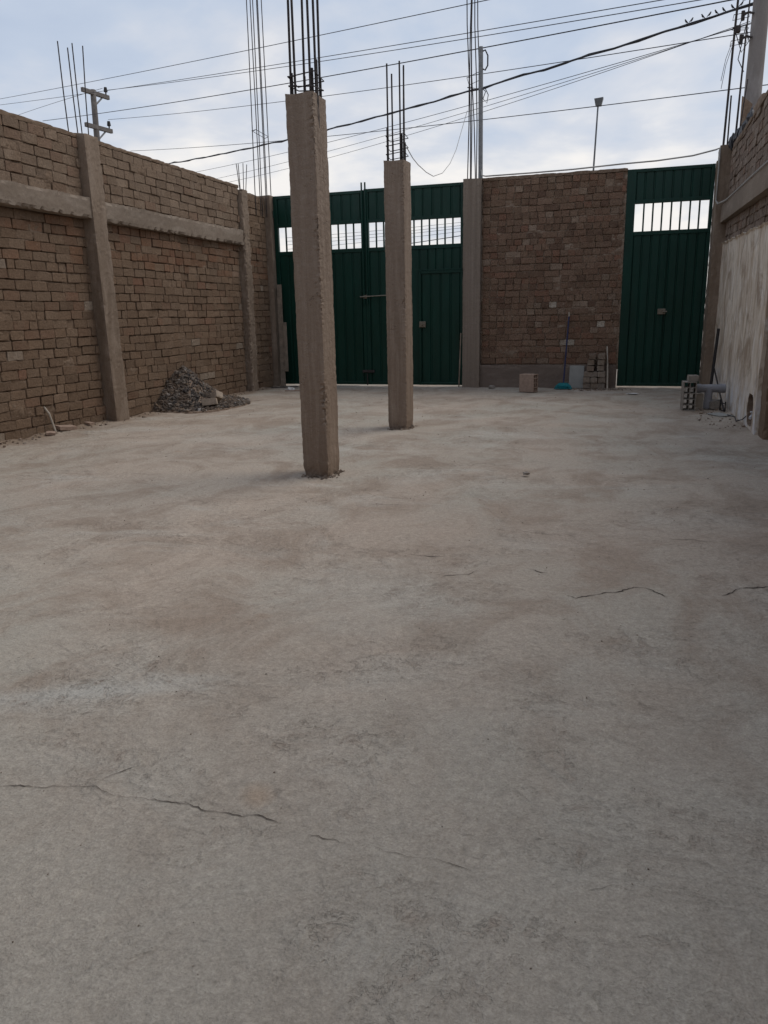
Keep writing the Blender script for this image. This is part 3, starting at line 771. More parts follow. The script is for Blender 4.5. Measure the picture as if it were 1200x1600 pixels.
sheets(lf, -0.07, 0.985, 2.835, 3.225, GY+0.03, 0.132); sheets(lf, -0.07, 0.985, 0.07, 2.32, GY+0.03, 0.132)
MB().bbox(0.35, 0.47, GY-0.03, GY+0.012, 1.14, 1.225, 0.006).tube([(0.43, GY-0.03, 1.18), (0.43, GY-0.06, 1.18), (0.49, GY-0.065, 1.18)], 0.01, 8).build('lock', M['lock'], lf)
MB().bbox(0.41, 0.43, GY-0.012, GY-0.001, 0.11, 2.3, 0.003).build('center_seam', M['green'], lf)

# ---- right wall
def rx(y): return 1.20 - (y-8.35)*0.0035
def bz(y): return 2.285 + (y-8.6)*0.030
rw = empty('brick_wall', (1.3, 10.5, 0), 'right yard wall with stained white plaster below a concrete beam and bare brick above', 'wall')
r_up = lambda s, z, d: (rx(s)+0.012-d, s, z)
mortar_sheet('mortar', rw, M['mortar'], r_up, 8.36, 12.9, 1.9, 3.36, 7.0, flip=True)
items_r = []
for it in lay(8.38, 12.83, 0.0, 0.80, 0.1, 0.1):
    items_r.append((it[0], it[1]+bz(it[0])+0.235, it[2], it[3], it[4]-0.03))
for it in lay(8.38, 12.83, -0.31, 0.0, 0.103, 0.2):
    items_r.append((it[0], it[1]+bz(it[0]), it[2], it[3], it[4]-0.03))
place_bricks(rw, items_r, r_up, -math.pi/2, [((0.25,0.19,0.15),6), ((0.225,0.17,0.135),5), ((0.275,0.215,0.172),3), ((0.235,0.16,0.122),2)], 300, cam_score)
def plaster_panel():
    ns, nz = 260, 120
    v = []; f = []
    for k in range(nz+1):
        for i in range(ns+1):
            y = 8.33+(12.86-8.33)*i/ns
            zt = 2.0+(y-8.6)*0.030+0.022*mn.noise(Vector((y*3, 0, 0)))+0.018*mn.noise(Vector((y*11, 2, 0)))
            z = -0.04+(zt+0.04)*k/nz
            d = 0.010*mn.noise(Vector((y*2, z*2, 8)))+0.004*mn.noise(Vector((y*11, z*7, 3)))
            if k == nz: d -= 0.02
            x = rx(y)-0.006+d
            hy, hz_ = (y-8.72)/0.17, (z-0.19)/0.16
            rr_ = abs(hy)**3+abs(hz_)**3
            if rr_ < 1.0: x += 0.30*min(1, (1-rr_)*12)
            v.append((x, y, z))
    W = ns+1
    for k in range(nz):
        for i in range(ns):
            a = k*W+i; f.append((a, a+W, a+W+1, a+1))
    raw = [i for i, q in enumerate(f) if max(v[w][0]-rx(v[w][1]) for w in q) > 0.03]
    # thickness: return the edges into the wall
    b = len(v); edge = [i for i in range(W)] + [k*W+ns for k in range(1, nz+1)] + [nz*W+i for i in range(ns-1, -1, -1)] + [k*W for k in range(nz-1, 0, -1)]
    for q in edge: v.append((rx(v[q][1])+0.16, v[q][1], v[q][2]))
    n = len(edge)
    for q in range(n): f.append((edge[q], edge[(q+1) % n], b+(q+1) % n, b+q))
    o = mesh_obj('plaster_panel', v, f, M['plaster'], rw)
    o.data.materials.append(M['mortar_back'])
    for i in raw: o.data.polygons[i].material_index = 1      # bare masonry inside the broken-out hole
    return o
plaster_panel()
def sheared_beam():
    o = rough_block('tie_beam', 1.12, 1.35, 8.30, 12.86, 0.0, 0.232, M['beam'], rw, 0.005, 0.06, 0.012, 31)
    for w in o.data.vertices:
        w.co.z += bz(w.co.y); w.co.x += (w.co.y-8.35)*0.0035*0.3
    return o
sheared_beam()
pr2 = rough_block('pillar', 1.045, 1.32, 12.84, 13.12, -0.05, 3.45, M['pillar'], rw, 0.008, 0.05, 0.016, 32, top=0.02)
rough_block('gate_jamb', 1.04, 1.10, 13.125, 13.28, -0.05, 3.30, M['pillar'], rw, 0.004, 0.05, 0.01, 33)
rough_block('pillar', 1.225, 1.62, 8.02, 8.325, -0.05, 3.4, M['mortar'], rw, 0.014, 0.04, 0.02, 34)
MB().box(1.46, 1.66, -4, 8.01, -0.05, 3.3).build('mortar', M['mortar'], rw)
rough_block('coping', 1.19, 1.36, 8.34, 12.84, 3.335, 3.385, M['mortar'], rw, 0.008, 0.05, 0.016, 35)
for b in [rb(1.075, 12.88, 3.2, 6.2, 0.07, 0, 0.009), rb(1.095, 12.95, 3.2, 6.2, 0.07, 0, 0.009), rb(1.225, 12.89, 3.2, 6.2, 0.08, 0, 0.009), rb(1.25, 13.0, 3.2, 6.2, 0.06, 0, 0.009), rb(1.14, 12.9, 3.2, 4.1, 0.0, 0, 0.012), rb(1.27, 12.95, 3.2, 4.3, 0.07, 0, 0.008)]:
    rebar(pr2, b[0], b[1])
stirrup(pr2, 1.08, 1.29, 12.87, 13.02, 4.78); stirrup(pr2, 1.09, 1.29, 12.87, 13.02, 4.94, tilt=-0.02); stirrup(pr2, 1.09, 1.30, 12.87, 13.02, 5.10)
for a, b in (((1.09, 12.9, 4.76), (0.99, 12.9, 4.3)), ((1.10, 12.92, 4.72), (1.0, 12.9, 4.2))):
    rebar(pr2, [a, ((a[0]+b[0])/2-0.01, a[1], (a[2]+b[2])/2+0.04), b], 0.004, 'tie_wire')
MB().bbox(1.12, 1.19, 12.86, 12.93, 4.88, 4.97, 0.01).build('tie_wire', M['steel'], pr2)

# ------------------------------------------------------------------ poles, cables, lamp outside
mast = empty('service_mast', (-2.465, 13.26, 3.3), 'upright grey metal pipe mast with a cable loop above the concrete pier', 'mast')
MB().tube([(-2.455, 13.2, 3.25), (-2.462, 13.2, 4.2), (-2.47, 13.2, 5.19)], 0.036, 12).build('pipe', M['galv'], mast)
MB().tube([(-2.455, 13.2, 5.12), (-2.40, 13.2, 5.14), (-2.36, 13.2, 5.06), (-2.36, 13.2, 4.92), (-2.40, 13.2, 4.86), (-2.435, 13.2, 4.88)], 0.012, 6).build('cable_loop', M['cable'], mast)
MB().tube([(-2.44, 13.17, 4.60), (-2.38, 13.16, 4.55), (-2.42, 13.16, 4.45), (-2.36, 13.16, 4.38), (-2.34, 13.17, 4.50), (-2.40, 13.18, 4.62)], 0.007, 5).build('cable_loop', M['cable'], mast)
o = MB().tube([(-2.44, 13.15, 3.42), (-2.42, 13.13, 3.335), (-2.36, 13.12, 3.318), (-1.6, 13.12, 3.318), (-1.0, 13.12, 3.325), (-0.3, 13.12, 3.35), (0.2, 13.1, 3.355), (0.7, 13.05, 3.38), (1.0, 12.95, 3.42), (1.045, 12.84, 3.42), (1.045, 12.82, 3.2), (1.04, 12.82, 2.72), (1.06, 12.72, 2.66), (1.115, 12.2, 2.64), (1.12, 11.0, 2.605), (1.115, 9.6, 2.56), (1.115, 8.4, 2.52)], 0.011, 6).build('wall_cable', M['pale_cable'])
tag(o, 'pale cable run along the top of the back wall and down onto the right beam', 'cable')
def wire(A, B, sag, r, label, name='overhead_wire', over=0.06, twist=False, group='power lines crossing the sky'):
    A = Vector(A); B = Vector(B); d = B-A
    pts = []; n = 40
    for i in range(n+1):
        t = -0.25*over*0 + i/n*(1+over)
        p = A+d*t; p.z -= sag*4*t*(1-t)
        if twist: p += Vector((0, 0, 0.012*math.sin(i*2.1)))
        pts.append(p)
    mb = MB().tube(pts, r*(1.0 if twist else 0.82), 5)
    if twist:
        mb.tube([p+Vector((0, 0.02*math.cos(i*1.7), 0.026*math.sin(i*1.7))) for i, p in enumerate(pts)], r*0.6, 5)
    return tag(mb.build(name, M['cable']), label, 'wire', group)
WR = [((-29.88,34.0,11.78), (-3.49,19.5,8.02), 0.05, 0.012, 'thin overhead wire, topmost of the lines crossing the sky', 0.4),
      ((-29.93,34.0,11.52), (0.22,17.5,6.91), 0.10, 0.011, 'thin overhead wire, second from the top of the lines crossing the sky', 0.1),
      ((-21.77,31.0,10.67), (0.88,17.2,6.73), 0.10, 0.011, 'thin overhead wire, third from the top, starting at the upper crossarm', 0.1),
      ((-26.74,33.0,10.33), (1.33,16.5,6.44), 0.15, 0.015, 'slightly thicker overhead wire, fourth from the top of the sky', 0.06),
      ((-21.79,31.0,9.54), (1.32,16.5,5.88), 0.15, 0.010, 'thin overhead wire starting at the lower crossarm, fifth from the top', 0.02),
      ((-17.23,28.0,6.98), (1.70,16.0,6.19), 0.25, 0.021, 'thick twisted black cable sloping up to the concrete pole, birds on it', 0.0),
      ((-26.88,40.0,10.28), (2.48,20.0,5.84), 0.20, 0.013, 'flat thin wire passing behind the street lamp and both columns', 0.1),
      ((-16.06,28.0,6.61), (1.40,16.0,5.84), 0.15, 0.008, 'faint thin wire, upper of the three just below the twisted cable', 0.02),
      ((-15.32,28.0,6.31), (1.30,16.0,5.83), 0.15, 0.007, 'faint thin wire, middle of the three just below the twisted cable', 0.02),
      ((-14.88,28.0,6.15), (1.27,16.0,5.84), 0.20, 0.007, 'faint thin wire, lowest of the three just below the twisted cable', 0.02),
      ((-39.78,45.0,13.89), (-21.92,31.0,10.76), -0.05, 0.012, 'short length of wire left of the crossarm pole above the left wall', 0.0)]
for A, B, s, r, lab, ov in WR:
    wire(A, B, s, r, lab, over=ov, twist='twisted black' in lab)
for k, (za, zb, r) in enumerate([(5.85, 6.45, 0.012), (5.65, 6.3, 0.012), (5.45, 6.2, 0.012), (5.2, 6.05, 0.012), (4.6, 6.0, 0.026)]):
    wire((-20, 45, za), (-4.5, 45, zb), 0.10, r, ['highest', 'second highest', 'middle', 'fourth', 'thick lowest'][k]+' of the far wires seen through the wide gate grille', over=0.0, group='far wires behind the wide gate')
o = MB().tube([(-2.31, 8.3, 2.87), (-2.37, 8.75, 2.85), (-2.43, 9.2, 2.86), (-2.50, 9.85, 2.885), (-2.57, 10.5, 2.94), (-2.61, 11.2, 3.09), (-2.64, 11.8, 3.31), (-2.66, 12.3, 3.58), (-2.67, 12.7, 3.9), (-2.66, 13.12, 4.29)], 0.0045, 5).build('slack_wire', M['pale_cable'])
tag(o, 'slack thin wire drooping between the farther column and the pier rebar', 'wire')

def pole_tube(name, parent, base, top, r0, r1, mat, n=16):
    b = Vector(base); t = Vector(top); k = 12
    return MB().tube([b.lerp(t, i/k) for i in range(k+1)], [r0+(r1-r0)*i/k for i in range(k+1)], n).build(name, mat, parent, True)
p1 = empty('utility_pole', (1.66, 15.5, 0), 'thick grey concrete pole rising behind the right wall', 'pole')
pole_tube('shaft', p1, (1.66, 15.5, -0.1), (1.74, 15.5, 9.0), 0.165, 0.11, M['pole_concrete'])
for z in (6.15, 5.85, 5.5):
    MB().tube([(1.60, 15.38, z), (1.52, 15.42, z+0.04), (1.45, 15.5, z+0.02)], 0.018, 6).tube([(1.45, 15.5, z-0.05), (1.45, 15.5, z+0.09)], 0.03, 8).build('insulator', M['steel'], p1)
MB().tube([(1.45, 15.5, 5.85), (1.36, 15.45, 5.6), (1.46, 15.4, 5.3), (1.56, 15.38, 5.45), (1.5, 15.4, 5.7), (1.42, 15.4, 5.2), (1.52, 15.38, 5.0)], 0.008, 5).build('loose_cable', M['cable'], p1)
p2 = empty('utility_pole', (-22.5, 31, 0), 'far power pole with two crossarms above the left wall', 'pole')
pole_tube('shaft', p2, (-22.6, 31, -0.1), (-22.4, 31, 10.75), 0.17, 0.115, M['old_pole'])
for z, k in ((10.62, 0), (9.28, 1)):
    c = Vector((-22.43, 30.86, z)); d = Vector((0.14, 0.99, 0)).normalized()
    R_ = Matrix.Translation(c) @ Matrix.Rotation(math.atan2(d.y, d.x), 4, 'Z')
    MB().bbox(-0.52, 1.0, -0.11, 0.02, -0.085, 0.085, 0.01, R_).build('crossarm', M['old_pole'], p2)
    e_ = R_ @ Vector((0.85, -0.05, 0.08))
    MB().tube([e_, e_+Vector((0, 0, 0.10)), e_+Vector((0, 0, 0.12)), e_+Vector((0, 0, 0.30))], [0.03, 0.03, 0.085, 0.06], 8).build('insulator', M['black'], p2)
    a_ = R_ @ Vector((0.6, -0.05, -0.085)); b_ = Vector((-22.45, 30.9, z-0.62))
    MB().tube([a_, b_], 0.035, 6).build('brace', M['galv'], p2)
sl = empty('street_lamp', (-1.43, 25, 0), 'slim street lamp with a boxy head beyond the brick panel', 'lamp')
pole_tube('post', sl, (-1.50, 25, -0.1), (-1.29, 25, 6.92), 0.038, 0.022, M['lamp'], 8)
mb = MB(); mb.add([(-1.36,24.92,6.88), (-1.20,24.92,6.88), (-1.20,25.1,6.88), (-1.36,25.1,6.88), (-1.40,24.9,7.06), (-1.15,24.9,7.08), (-1.15,25.12,7.08), (-1.40,25.12,7.06)], [(3,2,1,0), (4,5,6,7), (0,1,5,4), (1,2,6,5), (2,3,7,6), (3,0,4,7)])
mb.build('lamp_head', M['lamp'], sl)
# birds on the twisted cable
Acab = Vector((-17.23, 28.0, 6.98)); Bcab = Vector((1.70, 16.0, 6.19))
def bird(t, k, lab):
    p = Acab.lerp(Bcab, t); p.z -= 0.25*4*t*(1-t)-0.03
    mb = MB(); s = random.choice((-1, 1)); k0 = 0.42
    q0 = p.copy(); p = Vector((0, 0, 0))
    mb.tube([p+Vector((-0.10*s, 0.03, 0.00)), p+Vector((-0.05*s, 0.01, 0.035)), p+Vector((0, 0, 0.07)), p+Vector((0.025*s, 0, 0.105)), p+Vector((0.035*s, 0, 0.135)), p+Vector((0.045*s, 0, 0.155)), p+Vector((0.08*s, 0, 0.14))], [0.010, 0.022, 0.040, 0.036, 0.026, 0.024, 0.004], 8)
    mb.tube([p+Vector((0, 0, 0.04)), p+Vector((0, 0, -0.01))], 0.006, 5)
    mb.v = [tuple(q0+Vector(w)*k0) for w in mb.v]
    tag(mb.build('bird', M['bird'], None, True), lab, 'bird', 'birds perched on the twisted cable')
for k, t in enumerate((0.943, 0.9475, 0.957, 0.9625, 0.968, 0.974, 0.981, 0.988)):
    bird(t, k, ['leftmost', 'second from left', 'third from left', 'fourth from left', 'fifth from left', 'third from right', 'second from right', 'rightmost'][k]+' of the small dark birds perched on the twisted cable')
# things seen over the right wall
nb = empty('neighbour_building', (2.3, 12.2, 0), 'grey rendered corner of a building just showing above the right wall', 'building')
rough_block('wall', 1.44, 3.2, 12.0, 13.6, 0, 3.80, M['grey_render'], nb, 0.01, 0.12, 0.02, 41)
rough_block('roof_edge', 1.425, 3.25, 11.95, 13.65, 3.80, 3.89, M['mortar_back'], nb, 0.01, 0.12, 0.02, 42)
o = MB().add([(1.355,13.6,-0.06), (1.50,13.6,-0.06), (1.50,13.66,-0.06), (1.355,13.66,-0.06), (1.355,13.6,4.24), (1.50,13.6,4.12), (1.50,13.66,4.12), (1.355,13.66,4.24)], [(3,2,1,0), (4,5,6,7), (0,1,5,4), (1,2,6,5), (2,3,7,6), (3,0,4,7)]).build('leaning_panel', M['mortar_back'])
tag(o, 'narrow brown slab with a slanted top standing upright before the concrete pole', 'slab')
def lump(c, r, seed, n=2):
    import bmesh
    bm = bmesh.new(); bmesh.ops.create_icosphere(bm, subdivisions=n, radius=1)
    for w in bm.verts:
        q = w.co.copy(); k = 1+0.55*mn.noise(q*1.6+Vector((seed, 0, 0)))+0.25*mn.noise(q*4+Vector((0, seed, 0)))
        w.co = Vector((c[0]+q.x*r[0]*k, c[1]+q.y*r[1]*k, c[2]+q.z*r[2]*k))
    v = [tuple(w.co) for w in bm.verts]; f = [tuple(x.index for x in q.verts) for q in bm.faces]; bm.free(); return v, f
rg_ = MB()
for c, r in (((1.24, 12.5, 3.50), (0.06, 0.16, 0.09)), ((1.26, 12.1, 3.47), (0.06, 0.2, 0.12)), ((1.25, 11.7, 3.45), (0.06, 0.24, 0.09)), ((1.185, 12.72, 3.46), (0.04, 0.07, 0.10)), ((1.25, 11.35, 3.47), (0.05, 0.16, 0.11))):
    rg_.add(*lump(c, r, c[1]))
tag(rg_.build('rag', M['rag']), 'dark crumpled plastic lying on top of the right wall beside the rebar', 'rag')

# ------------------------------------------------------------------ things in the yard
def hollow_block(name, w, h, d, nx_, nz_, t, M_, mat, label, cat, loc, loose=()):
    """Perforated clay block: walls and webs with real openings through its depth (local Y)."""
    e0 = empty(name, loc, label, cat)
    mb = MB(); k = 0.0007
    mb.bbox(-w/2, -w/2+t, 0, d, 0, h, 0.003, M_); mb.bbox(w/2-t, w/2, 0, d, 0, h, 0.003, M_)
    mb.bbox(-w/2+t-k, w/2-t+k, k, d-k, k, t, 0.003, M_); mb.bbox(-w/2+t-k, w/2-t+k, k, d-k, h-t, h-k, 0.003, M_)
    mb.build('shell', mat, e0)
    for i in range(1, nx_):
        x = -w/2+w*i/nx_; MB().bbox(x-t*0.35, x+t*0.35, 0.003, d-0.003, t-k, h-t+k, 0.002, M_).build('web', mat, e0)
    for j in range(1, nz_):
        z = h*j/nz_; MB().bbox(-w/2+t-k, w/2-t+k, 0.005, d-0.005, z-t*0.35, z+t*0.35, 0.002, M_).build('web', mat, e0)
    return e0
hollow_block('hollow_brick', 0.15, 0.275, 0.25, 2, 4, 0.014, Matrix.Translation((-1.40, 12.38, 0.0)) @ Matrix.Rotation(rad(69), 4, 'Z'), M['clay'], 'hollow clay block standing alone on the floor left of the broom', 'block', (-1.5, 12.4, 0))
R2 = Matrix.Translation((0.71, 10.26, fz(0.71, 10.26)-0.002)) @ Matrix.Rotation(rad(4), 4, 'Z')
hollow_block('hollow_brick', 0.155, 0.355, 0.2, 2, 5, 0.012, R2, M['grey_clay'], 'upright perforated block with open cells facing out in the right corner', 'block', (0.71, 10.26, 0))
def solid_brick(M_, mat, label, cat='brick', s=(0.22, 0.11, 0.085), group=None, name='loose_brick'):
    v, f = brick_geo(s[0], s[2], s[1], random.randint(0, 999)); f = f + [tuple(range(len(v)-14, len(v)))]
    v = [tuple(M_ @ Vector(q)) for q in v]
    o = mesh_obj(name, v, f, mat); return tag(o, label, cat, group)
def TR(x, y, z, rz=0, rx_=0, ry=0): return Matrix.Translation((x, y, z)) @ Matrix.Rotation(rz, 4, 'Z') @ Matrix.Rotation(rx_, 4, 'X') @ Matrix.Rotation(ry, 4, 'Y')
solid_brick(TR(0.745, 10.29, 0.355+0.038+fz(0.71, 10.26), rad(5)), M['grey_clay'], 'grey brick lying on top of the perforated block in the right corner', s=(0.125, 0.14, 0.075))
solid_brick(TR(0.850, 10.50, 0.09, 0), M['pale_wood'], 'pale short brick on end between the perforated block and the grey pipe', s=(0.085, 0.06, 0.178))
tp = empty('pipe_tee', (0.945, 10.5, 0), 'grey plastic pipe tee standing in the right corner', 'pipe')
MB().tube([(0.945, 10.5, 0.0), (0.945, 10.5, 0.105)], 0.053, 20).build('lower_socket', M['pvc'], tp, False)
MB().tube([(0.945, 10.5, 0.1), (0.945, 10.5, 0.25)], 0.047, 20).build('branch', M['pvc'], tp, False)
MB().tube([(0.79, 10.49, 0.245), (1.13, 10.53, 0.245)], 0.05, 20).build('run', M['pvc'], tp, False)
for a, b in ((0.785, 0.85), (1.06, 1.135)):
    MB().tube([(a, 10.488+(a-0.79)*0.12, 0.245), (b, 10.488+(b-0.79)*0.12, 0.245)], 0.056, 20).build('socket', M['pvc'], tp, False)
o = MB().bbox(-0.024, 0.024, -0.009, 0.009, 0, 0.95, 0.003, TR(1.07, 11.75, 0.0, rad(-60), 0, rad(5))).build('charred_slat', M['black']); tag(o, 'dark narrow slat leaning upright against the stained plaster', 'slat')
o = MB().tube([(1.10, 10.15, 0.015), (1.115, 11.1, 0.20), (1.13, 12.05, 0.395)], 0.011, 6).build('thin_rod', M['steel']); tag(o, 'thin dark rod slanting from the floor to the stained plaster', 'rod')
mb = MB(); Rf = TR(1.09, 10.22, 0.0, rad(-70))
for a in ((-0.07, -0.06, 0, 0.14), (0.06, 0.07, 0, 0.12)): mb.bbox(a[0], a[1], -0.006, 0.006, a[2], a[3], 0.002, Rf)
mb.bbox(-0.06, 0.06, -0.005, 0.005, 0.0, 0.012, 0.002, Rf); mb.bbox(-0.06, 0.06, -0.005, 0.005, 0.09, 0.10, 0.002, Rf)
tag(mb.build('metal_bracket', M['black']), 'small black metal bracket at the foot of the thin rod', 'bracket')
solid_brick(TR(1.03, 10.42, 0.05, rad(20)), M['grey_clay'], 'rough brick piece right of the grey pipe tee', s=(0.11, 0.09, 0.09))
solid_brick(TR(1.02, 10.62, 0.05, rad(-30)), M['grey_clay'], 'broken brick half hidden behind the grey pipe tee', s=(0.13, 0.10, 0.085))
o = MB().bbox(-0.09, 0.09, -0.12, 0.12, 0, 0.012, 0.002, TR(1.035, 9.86, fz(1.03, 9.86)+0.004, rad(35), rad(2))).build('floor_tile', M['board']); tag(o, 'thin grey tile lying flat on the floor by the right wall', 'tile')
o = MB().tube([(1.10, 9.75, 0.012), (1.15, 9.5, 0.02), (1.13, 9.2, 0.012), (1.17, 9.05, 0.05), (1.2, 8.9, 0.12)], 0.006, 5).build('loose_wire', M['cable']); tag(o, 'thin dark wire on the floor leading into the hole in the plaster', 'wire')
vp = empty('water_valve', (1.22, 8.75, 0.1), 'white pipe and tap inside the hole in the plaster', 'valve')
MB().tube([(1.28, 8.80, 0.02), (1.275, 8.79, 0.13), (1.29, 8.78, 0.2)], 0.013, 10).build('pipe', M['white_pvc'], vp)
MB().tube([(1.27, 8.80, 0.12), (1.22, 8.75, 0.12), (1.195, 8.70, 0.11)], [0.016, 0.022, 0.014], 10).tube([(1.22, 8.75, 0.12), (1.215, 8.75, 0.16)], 0.008, 8).bbox(1.20, 1.23, 8.72, 8.78, 0.16, 0.172, 0.003).build('tap', M['white_pvc'], vp)

# broom
br = empty('broom', (-1.03, 12.95, 0), 'broom with teal bristles and dark blue handle leaning on the brick panel', 'broom')
hz0 = Vector((-1.02, 12.92, 0.10)); hz1 = Vector((-0.985, 13.13, 1.20))
MB().tube([hz0, hz0.lerp(hz1, 0.94)], 0.0125, 10).build('handle', M['blue'], br)
MB().tube([hz0.lerp(hz1, 0.94), hz1], 0.0115, 10).build('handle_tip', M['pale_wood'], br)
MB().add([(-1.14,12.90,0.055), (-0.91,12.90,0.055), (-0.91,12.955,0.055), (-1.14,12.955,0.055), (-1.09,12.91,0.098), (-0.955,12.91,0.098), (-0.955,12.945,0.098), (-1.09,12.945,0.098)], [(3,2,1,0), (4,5,6,7), (0,1,5,4), (1,2,6,5), (2,3,7,6), (3,0,4,7)]).build('head', M['teal'], br)
mb = MB()
for i in range(46):
    for j in range(4):
        x = -1.138+0.226*i/45; y = 12.903+0.049*j/3
        ex = x+(x+1.025)*0.22+random.uniform(-.006, .006)
        mb.tube([(x, y, 0.056), (ex, y+random.uniform(-.02, .01)-0.01, 0.002)], 0.0028, 4, False)
bo = mb.build('bristles', M['teal'], br); bo['kind'] = 'stuff'
o = MB().bbox(-0.115, 0.115, -0.006, 0.006, 0, 0.36, 0.002, TR(-0.835, 13.06, 0.005, rad(1), rad(-9), rad(1))).build('grey_board', M['board']); tag(o, 'grey flat board leaning on the plinth between broom and brick stack', 'board')
# brick stack
def tint(o, c): o.color = (*c, 1)
rowsd = [(0, [-0.66, -0.548, -0.435]), (1, [-0.662, -0.545, -0.43]), (2, [-0.655, -0.55, -0.432]), (3, [-0.61, -0.455]), (4, [-0.605, -0.452]), (5, [-0.59, -0.45])]
rn = ['bottom row', 'second row', 'third row', 'fourth row', 'fifth row', 'top row']
for r, xs_ in rowsd:
    for i, x in enumerate(xs_):
        nm = (['left', 'middle', 'right'] if len(xs_) == 3 else ['left', 'right'])[i]
        b = solid_brick(TR(x+random.uniform(-.004, .004), 12.93+random.uniform(-.012, .012), 0.05+r*0.0925, random.gauss(0, 0.05), 0, random.gauss(0, 0.04)), M['brick'], f'dusty brick in the small stack by the right gate, {rn[r]}, {nm}', s=(0.108, 0.2, 0.083), group='bricks in the small stack')
        tint(b, pick([((0.26,0.21,0.165),3), ((0.23,0.175,0.135),2), ((0.29,0.24,0.195),2)]))
o = MB().tube([(-0.335, 12.90, 0.01), (-0.35, 13.0, 0.35), (-0.375, 13.12, 0.66)], [0.014, 0.012, 0.011], 8).build('stick', M['pale_wood']); tag(o, 'pale stick leaning on the wall right of the brick stack', 'stick')

# planks at the left of the wide gate
for x, w, h, z0, lab, a in [(-5.985, 0.085, 1.77, 0.0, 'tall narrow weathered plank leaning by the left end of the wide gate', 0), (-5.909, 0.066, 0.86, 0.26, 'shorter plank fixed to the side of the tall plank at the wide gate', 0.0)]:
    o = MB().bbox(-w/2, w/2, -0.012, 0.012, 0, h, 0.003, TR(x, 13.0+a*2, z0+0.01, 0, rad(-3), rad(-1))).build('plank', M['wood']); tag(o, lab, 'plank', 'planks by the wide gate')
o = MB().tube([(-6.02, 12.55, 0.02), (-5.60, 12.78, 0.022)], 0.010, 6).build('stick', M['steel']); tag(o, 'thin dark stick lying on the floor at the foot of the left wall corner', 'stick')
o = MB().tube([(-5.55, 12.1, 0.012), (-5.0, 12.2, 0.016)], 0.009, 6).build('stick', M['clay']); tag(o, 'reddish stick lying on the floor behind the nearer column', 'stick')
o = MB().tube([(-2.76, 13.03, 0.01), (-2.735, 13.055, 0.9)], 0.011, 6).build('stick', M['wood']); tag(o, 'thin stick leaning on the pier at the right edge of the wide gate', 'stick')
def crumple(c, r, seed, mat, label, cat, name): return tag(mesh_obj(name, *lump(c, r, seed, 2), mat), label, cat)
crumple((-5.5, 12.2, 0.03), (0.07, 0.05, 0.035), 5.2, M['paper'], 'crumpled white litter on the floor near the planks', 'litter', 'litter')
crumple((0.05, 12.2, 0.008), (0.08, 0.05, 0.008), 7.7, M['paper'], 'flat white scrap of litter in front of the single gate', 'litter', 'litter')
crumple((-2.2, 13.0, 0.02), (0.055, 0.04, 0.03), 9.1, M['gravel'] if False else M['grey_clay'], 'small stone on the floor at the foot of the pier', 'stone', 'stone')
crumple((-0.72, 5.88, 0.012), (0.026, 0.02, 0.012), 3.3, M['grey_clay'], 'small dark stone alone on the open floor', 'stone', 'stone')

# gravel heap and rubble
def pebbles(name, pts, label, cat, pal, parent=None):
    base = []
    import bmesh
    for s in range(5):
        bm = bmesh.new(); bmesh.ops.create_icosphere(bm, subdivisions=1, radius=1)
        r = random.Random(s)
        for w in bm.verts: w.co *= r.uniform(0.7, 1.15)
        bm.verts.ensure_lookup_table()
        v = np.array([tuple(w.co) for w in bm.verts]); f = [tuple(q.index for q in x.verts) for x in bm.faces]; bm.free(); base.append((v, f))
    V = []; F = []; T = []
    n = 0
    for (x, y, z, r) in pts:
        v, f = random.choice(base)
        Q = np.array(Matrix.Rotation(random.uniform(0, 6.28), 3, Vector((random.random()-.5, random.random()-.5, random.random()-.5)).normalized()))
        w = (v*np.array([1.25, 1.0, 0.75])*r) @ Q.T + np.array([x, y, z])
        V.append(w); F += [tuple(i+n for i in q) for q in f]; n += len(v)
        T += [pick(pal)]*len(v)
    o = mesh_obj(name, np.concatenate(V), F, M['gravel'], parent)
    ca = o.data.color_attributes.new('tint', 'FLOAT_COLOR', 'POINT'); ca.data.foreach_set('color', [q for c in T for q in (*c, 1.0)])
    if label: tag(o, label, cat)
    o['kind'] = 'stuff'
    return o
GP = [((0.15,0.122,0.10),5), ((0.10,0.086,0.075),5), ((0.21,0.178,0.15),3), ((0.062,0.055,0.052),4), ((0.36,0.335,0.31),0.7), ((0.19,0.14,0.10),1.5)]
heap = empty('gravel_heap', (-5.95, 9.8, 0), 'dark grey gravel heap piled against the left brick wall', 'gravel heap')
def heap_h(x, y):
    d1 = math.hypot((x+6.05)/0.62, (y-9.80)/0.66)
    d2 = math.hypot((x+5.72)/0.50, (y-9.92)/0.85)
    h = 0.58*max(0, 1-d1)**1.05; h2 = 0.15*max(0, 1-d2)
    return max(h, h2)+0.03*mn.noise(Vector((x*5, y*5, 1)))*(1 if max(h, h2) > 0.02 else 0)
v = []; f = []; n = 44
for j in range(n+1):
    for i in range(n+1):
        x = -6.25+1.3*i/n; y = 8.6+2.3*j/n; h = heap_h(x, y); v.append((x, y, (h if h > 0.004 else -0.06)))
for j in range(n):
    for i in range(n):
        a = j*(n+1)+i; f.append((a, a+1, a+2+n, a+1+n))
mesh_obj('heap_core', v, f, M['mortar_back'], heap)
pts = []
while len(pts) < 3800:
    x = random.uniform(-6.2, -5.05); y = random.uniform(8.7, 10.9); h = heap_h(x, y)
    if h > 0.012 or (random.random() < 0.05 and heap_h((x-5.9)/2-3.0, y) > 0):
        pts.append((x, y, max(h, fz(x, y))+random.uniform(-0.004, 0.008), random.choice([0.008, 0.010, 0.012, 0.014, 0.016, 0.018, 0.024, 0.034])*random.uniform(0.8, 1.15)))
pebbles('stones', pts, None, None, GP, heap)
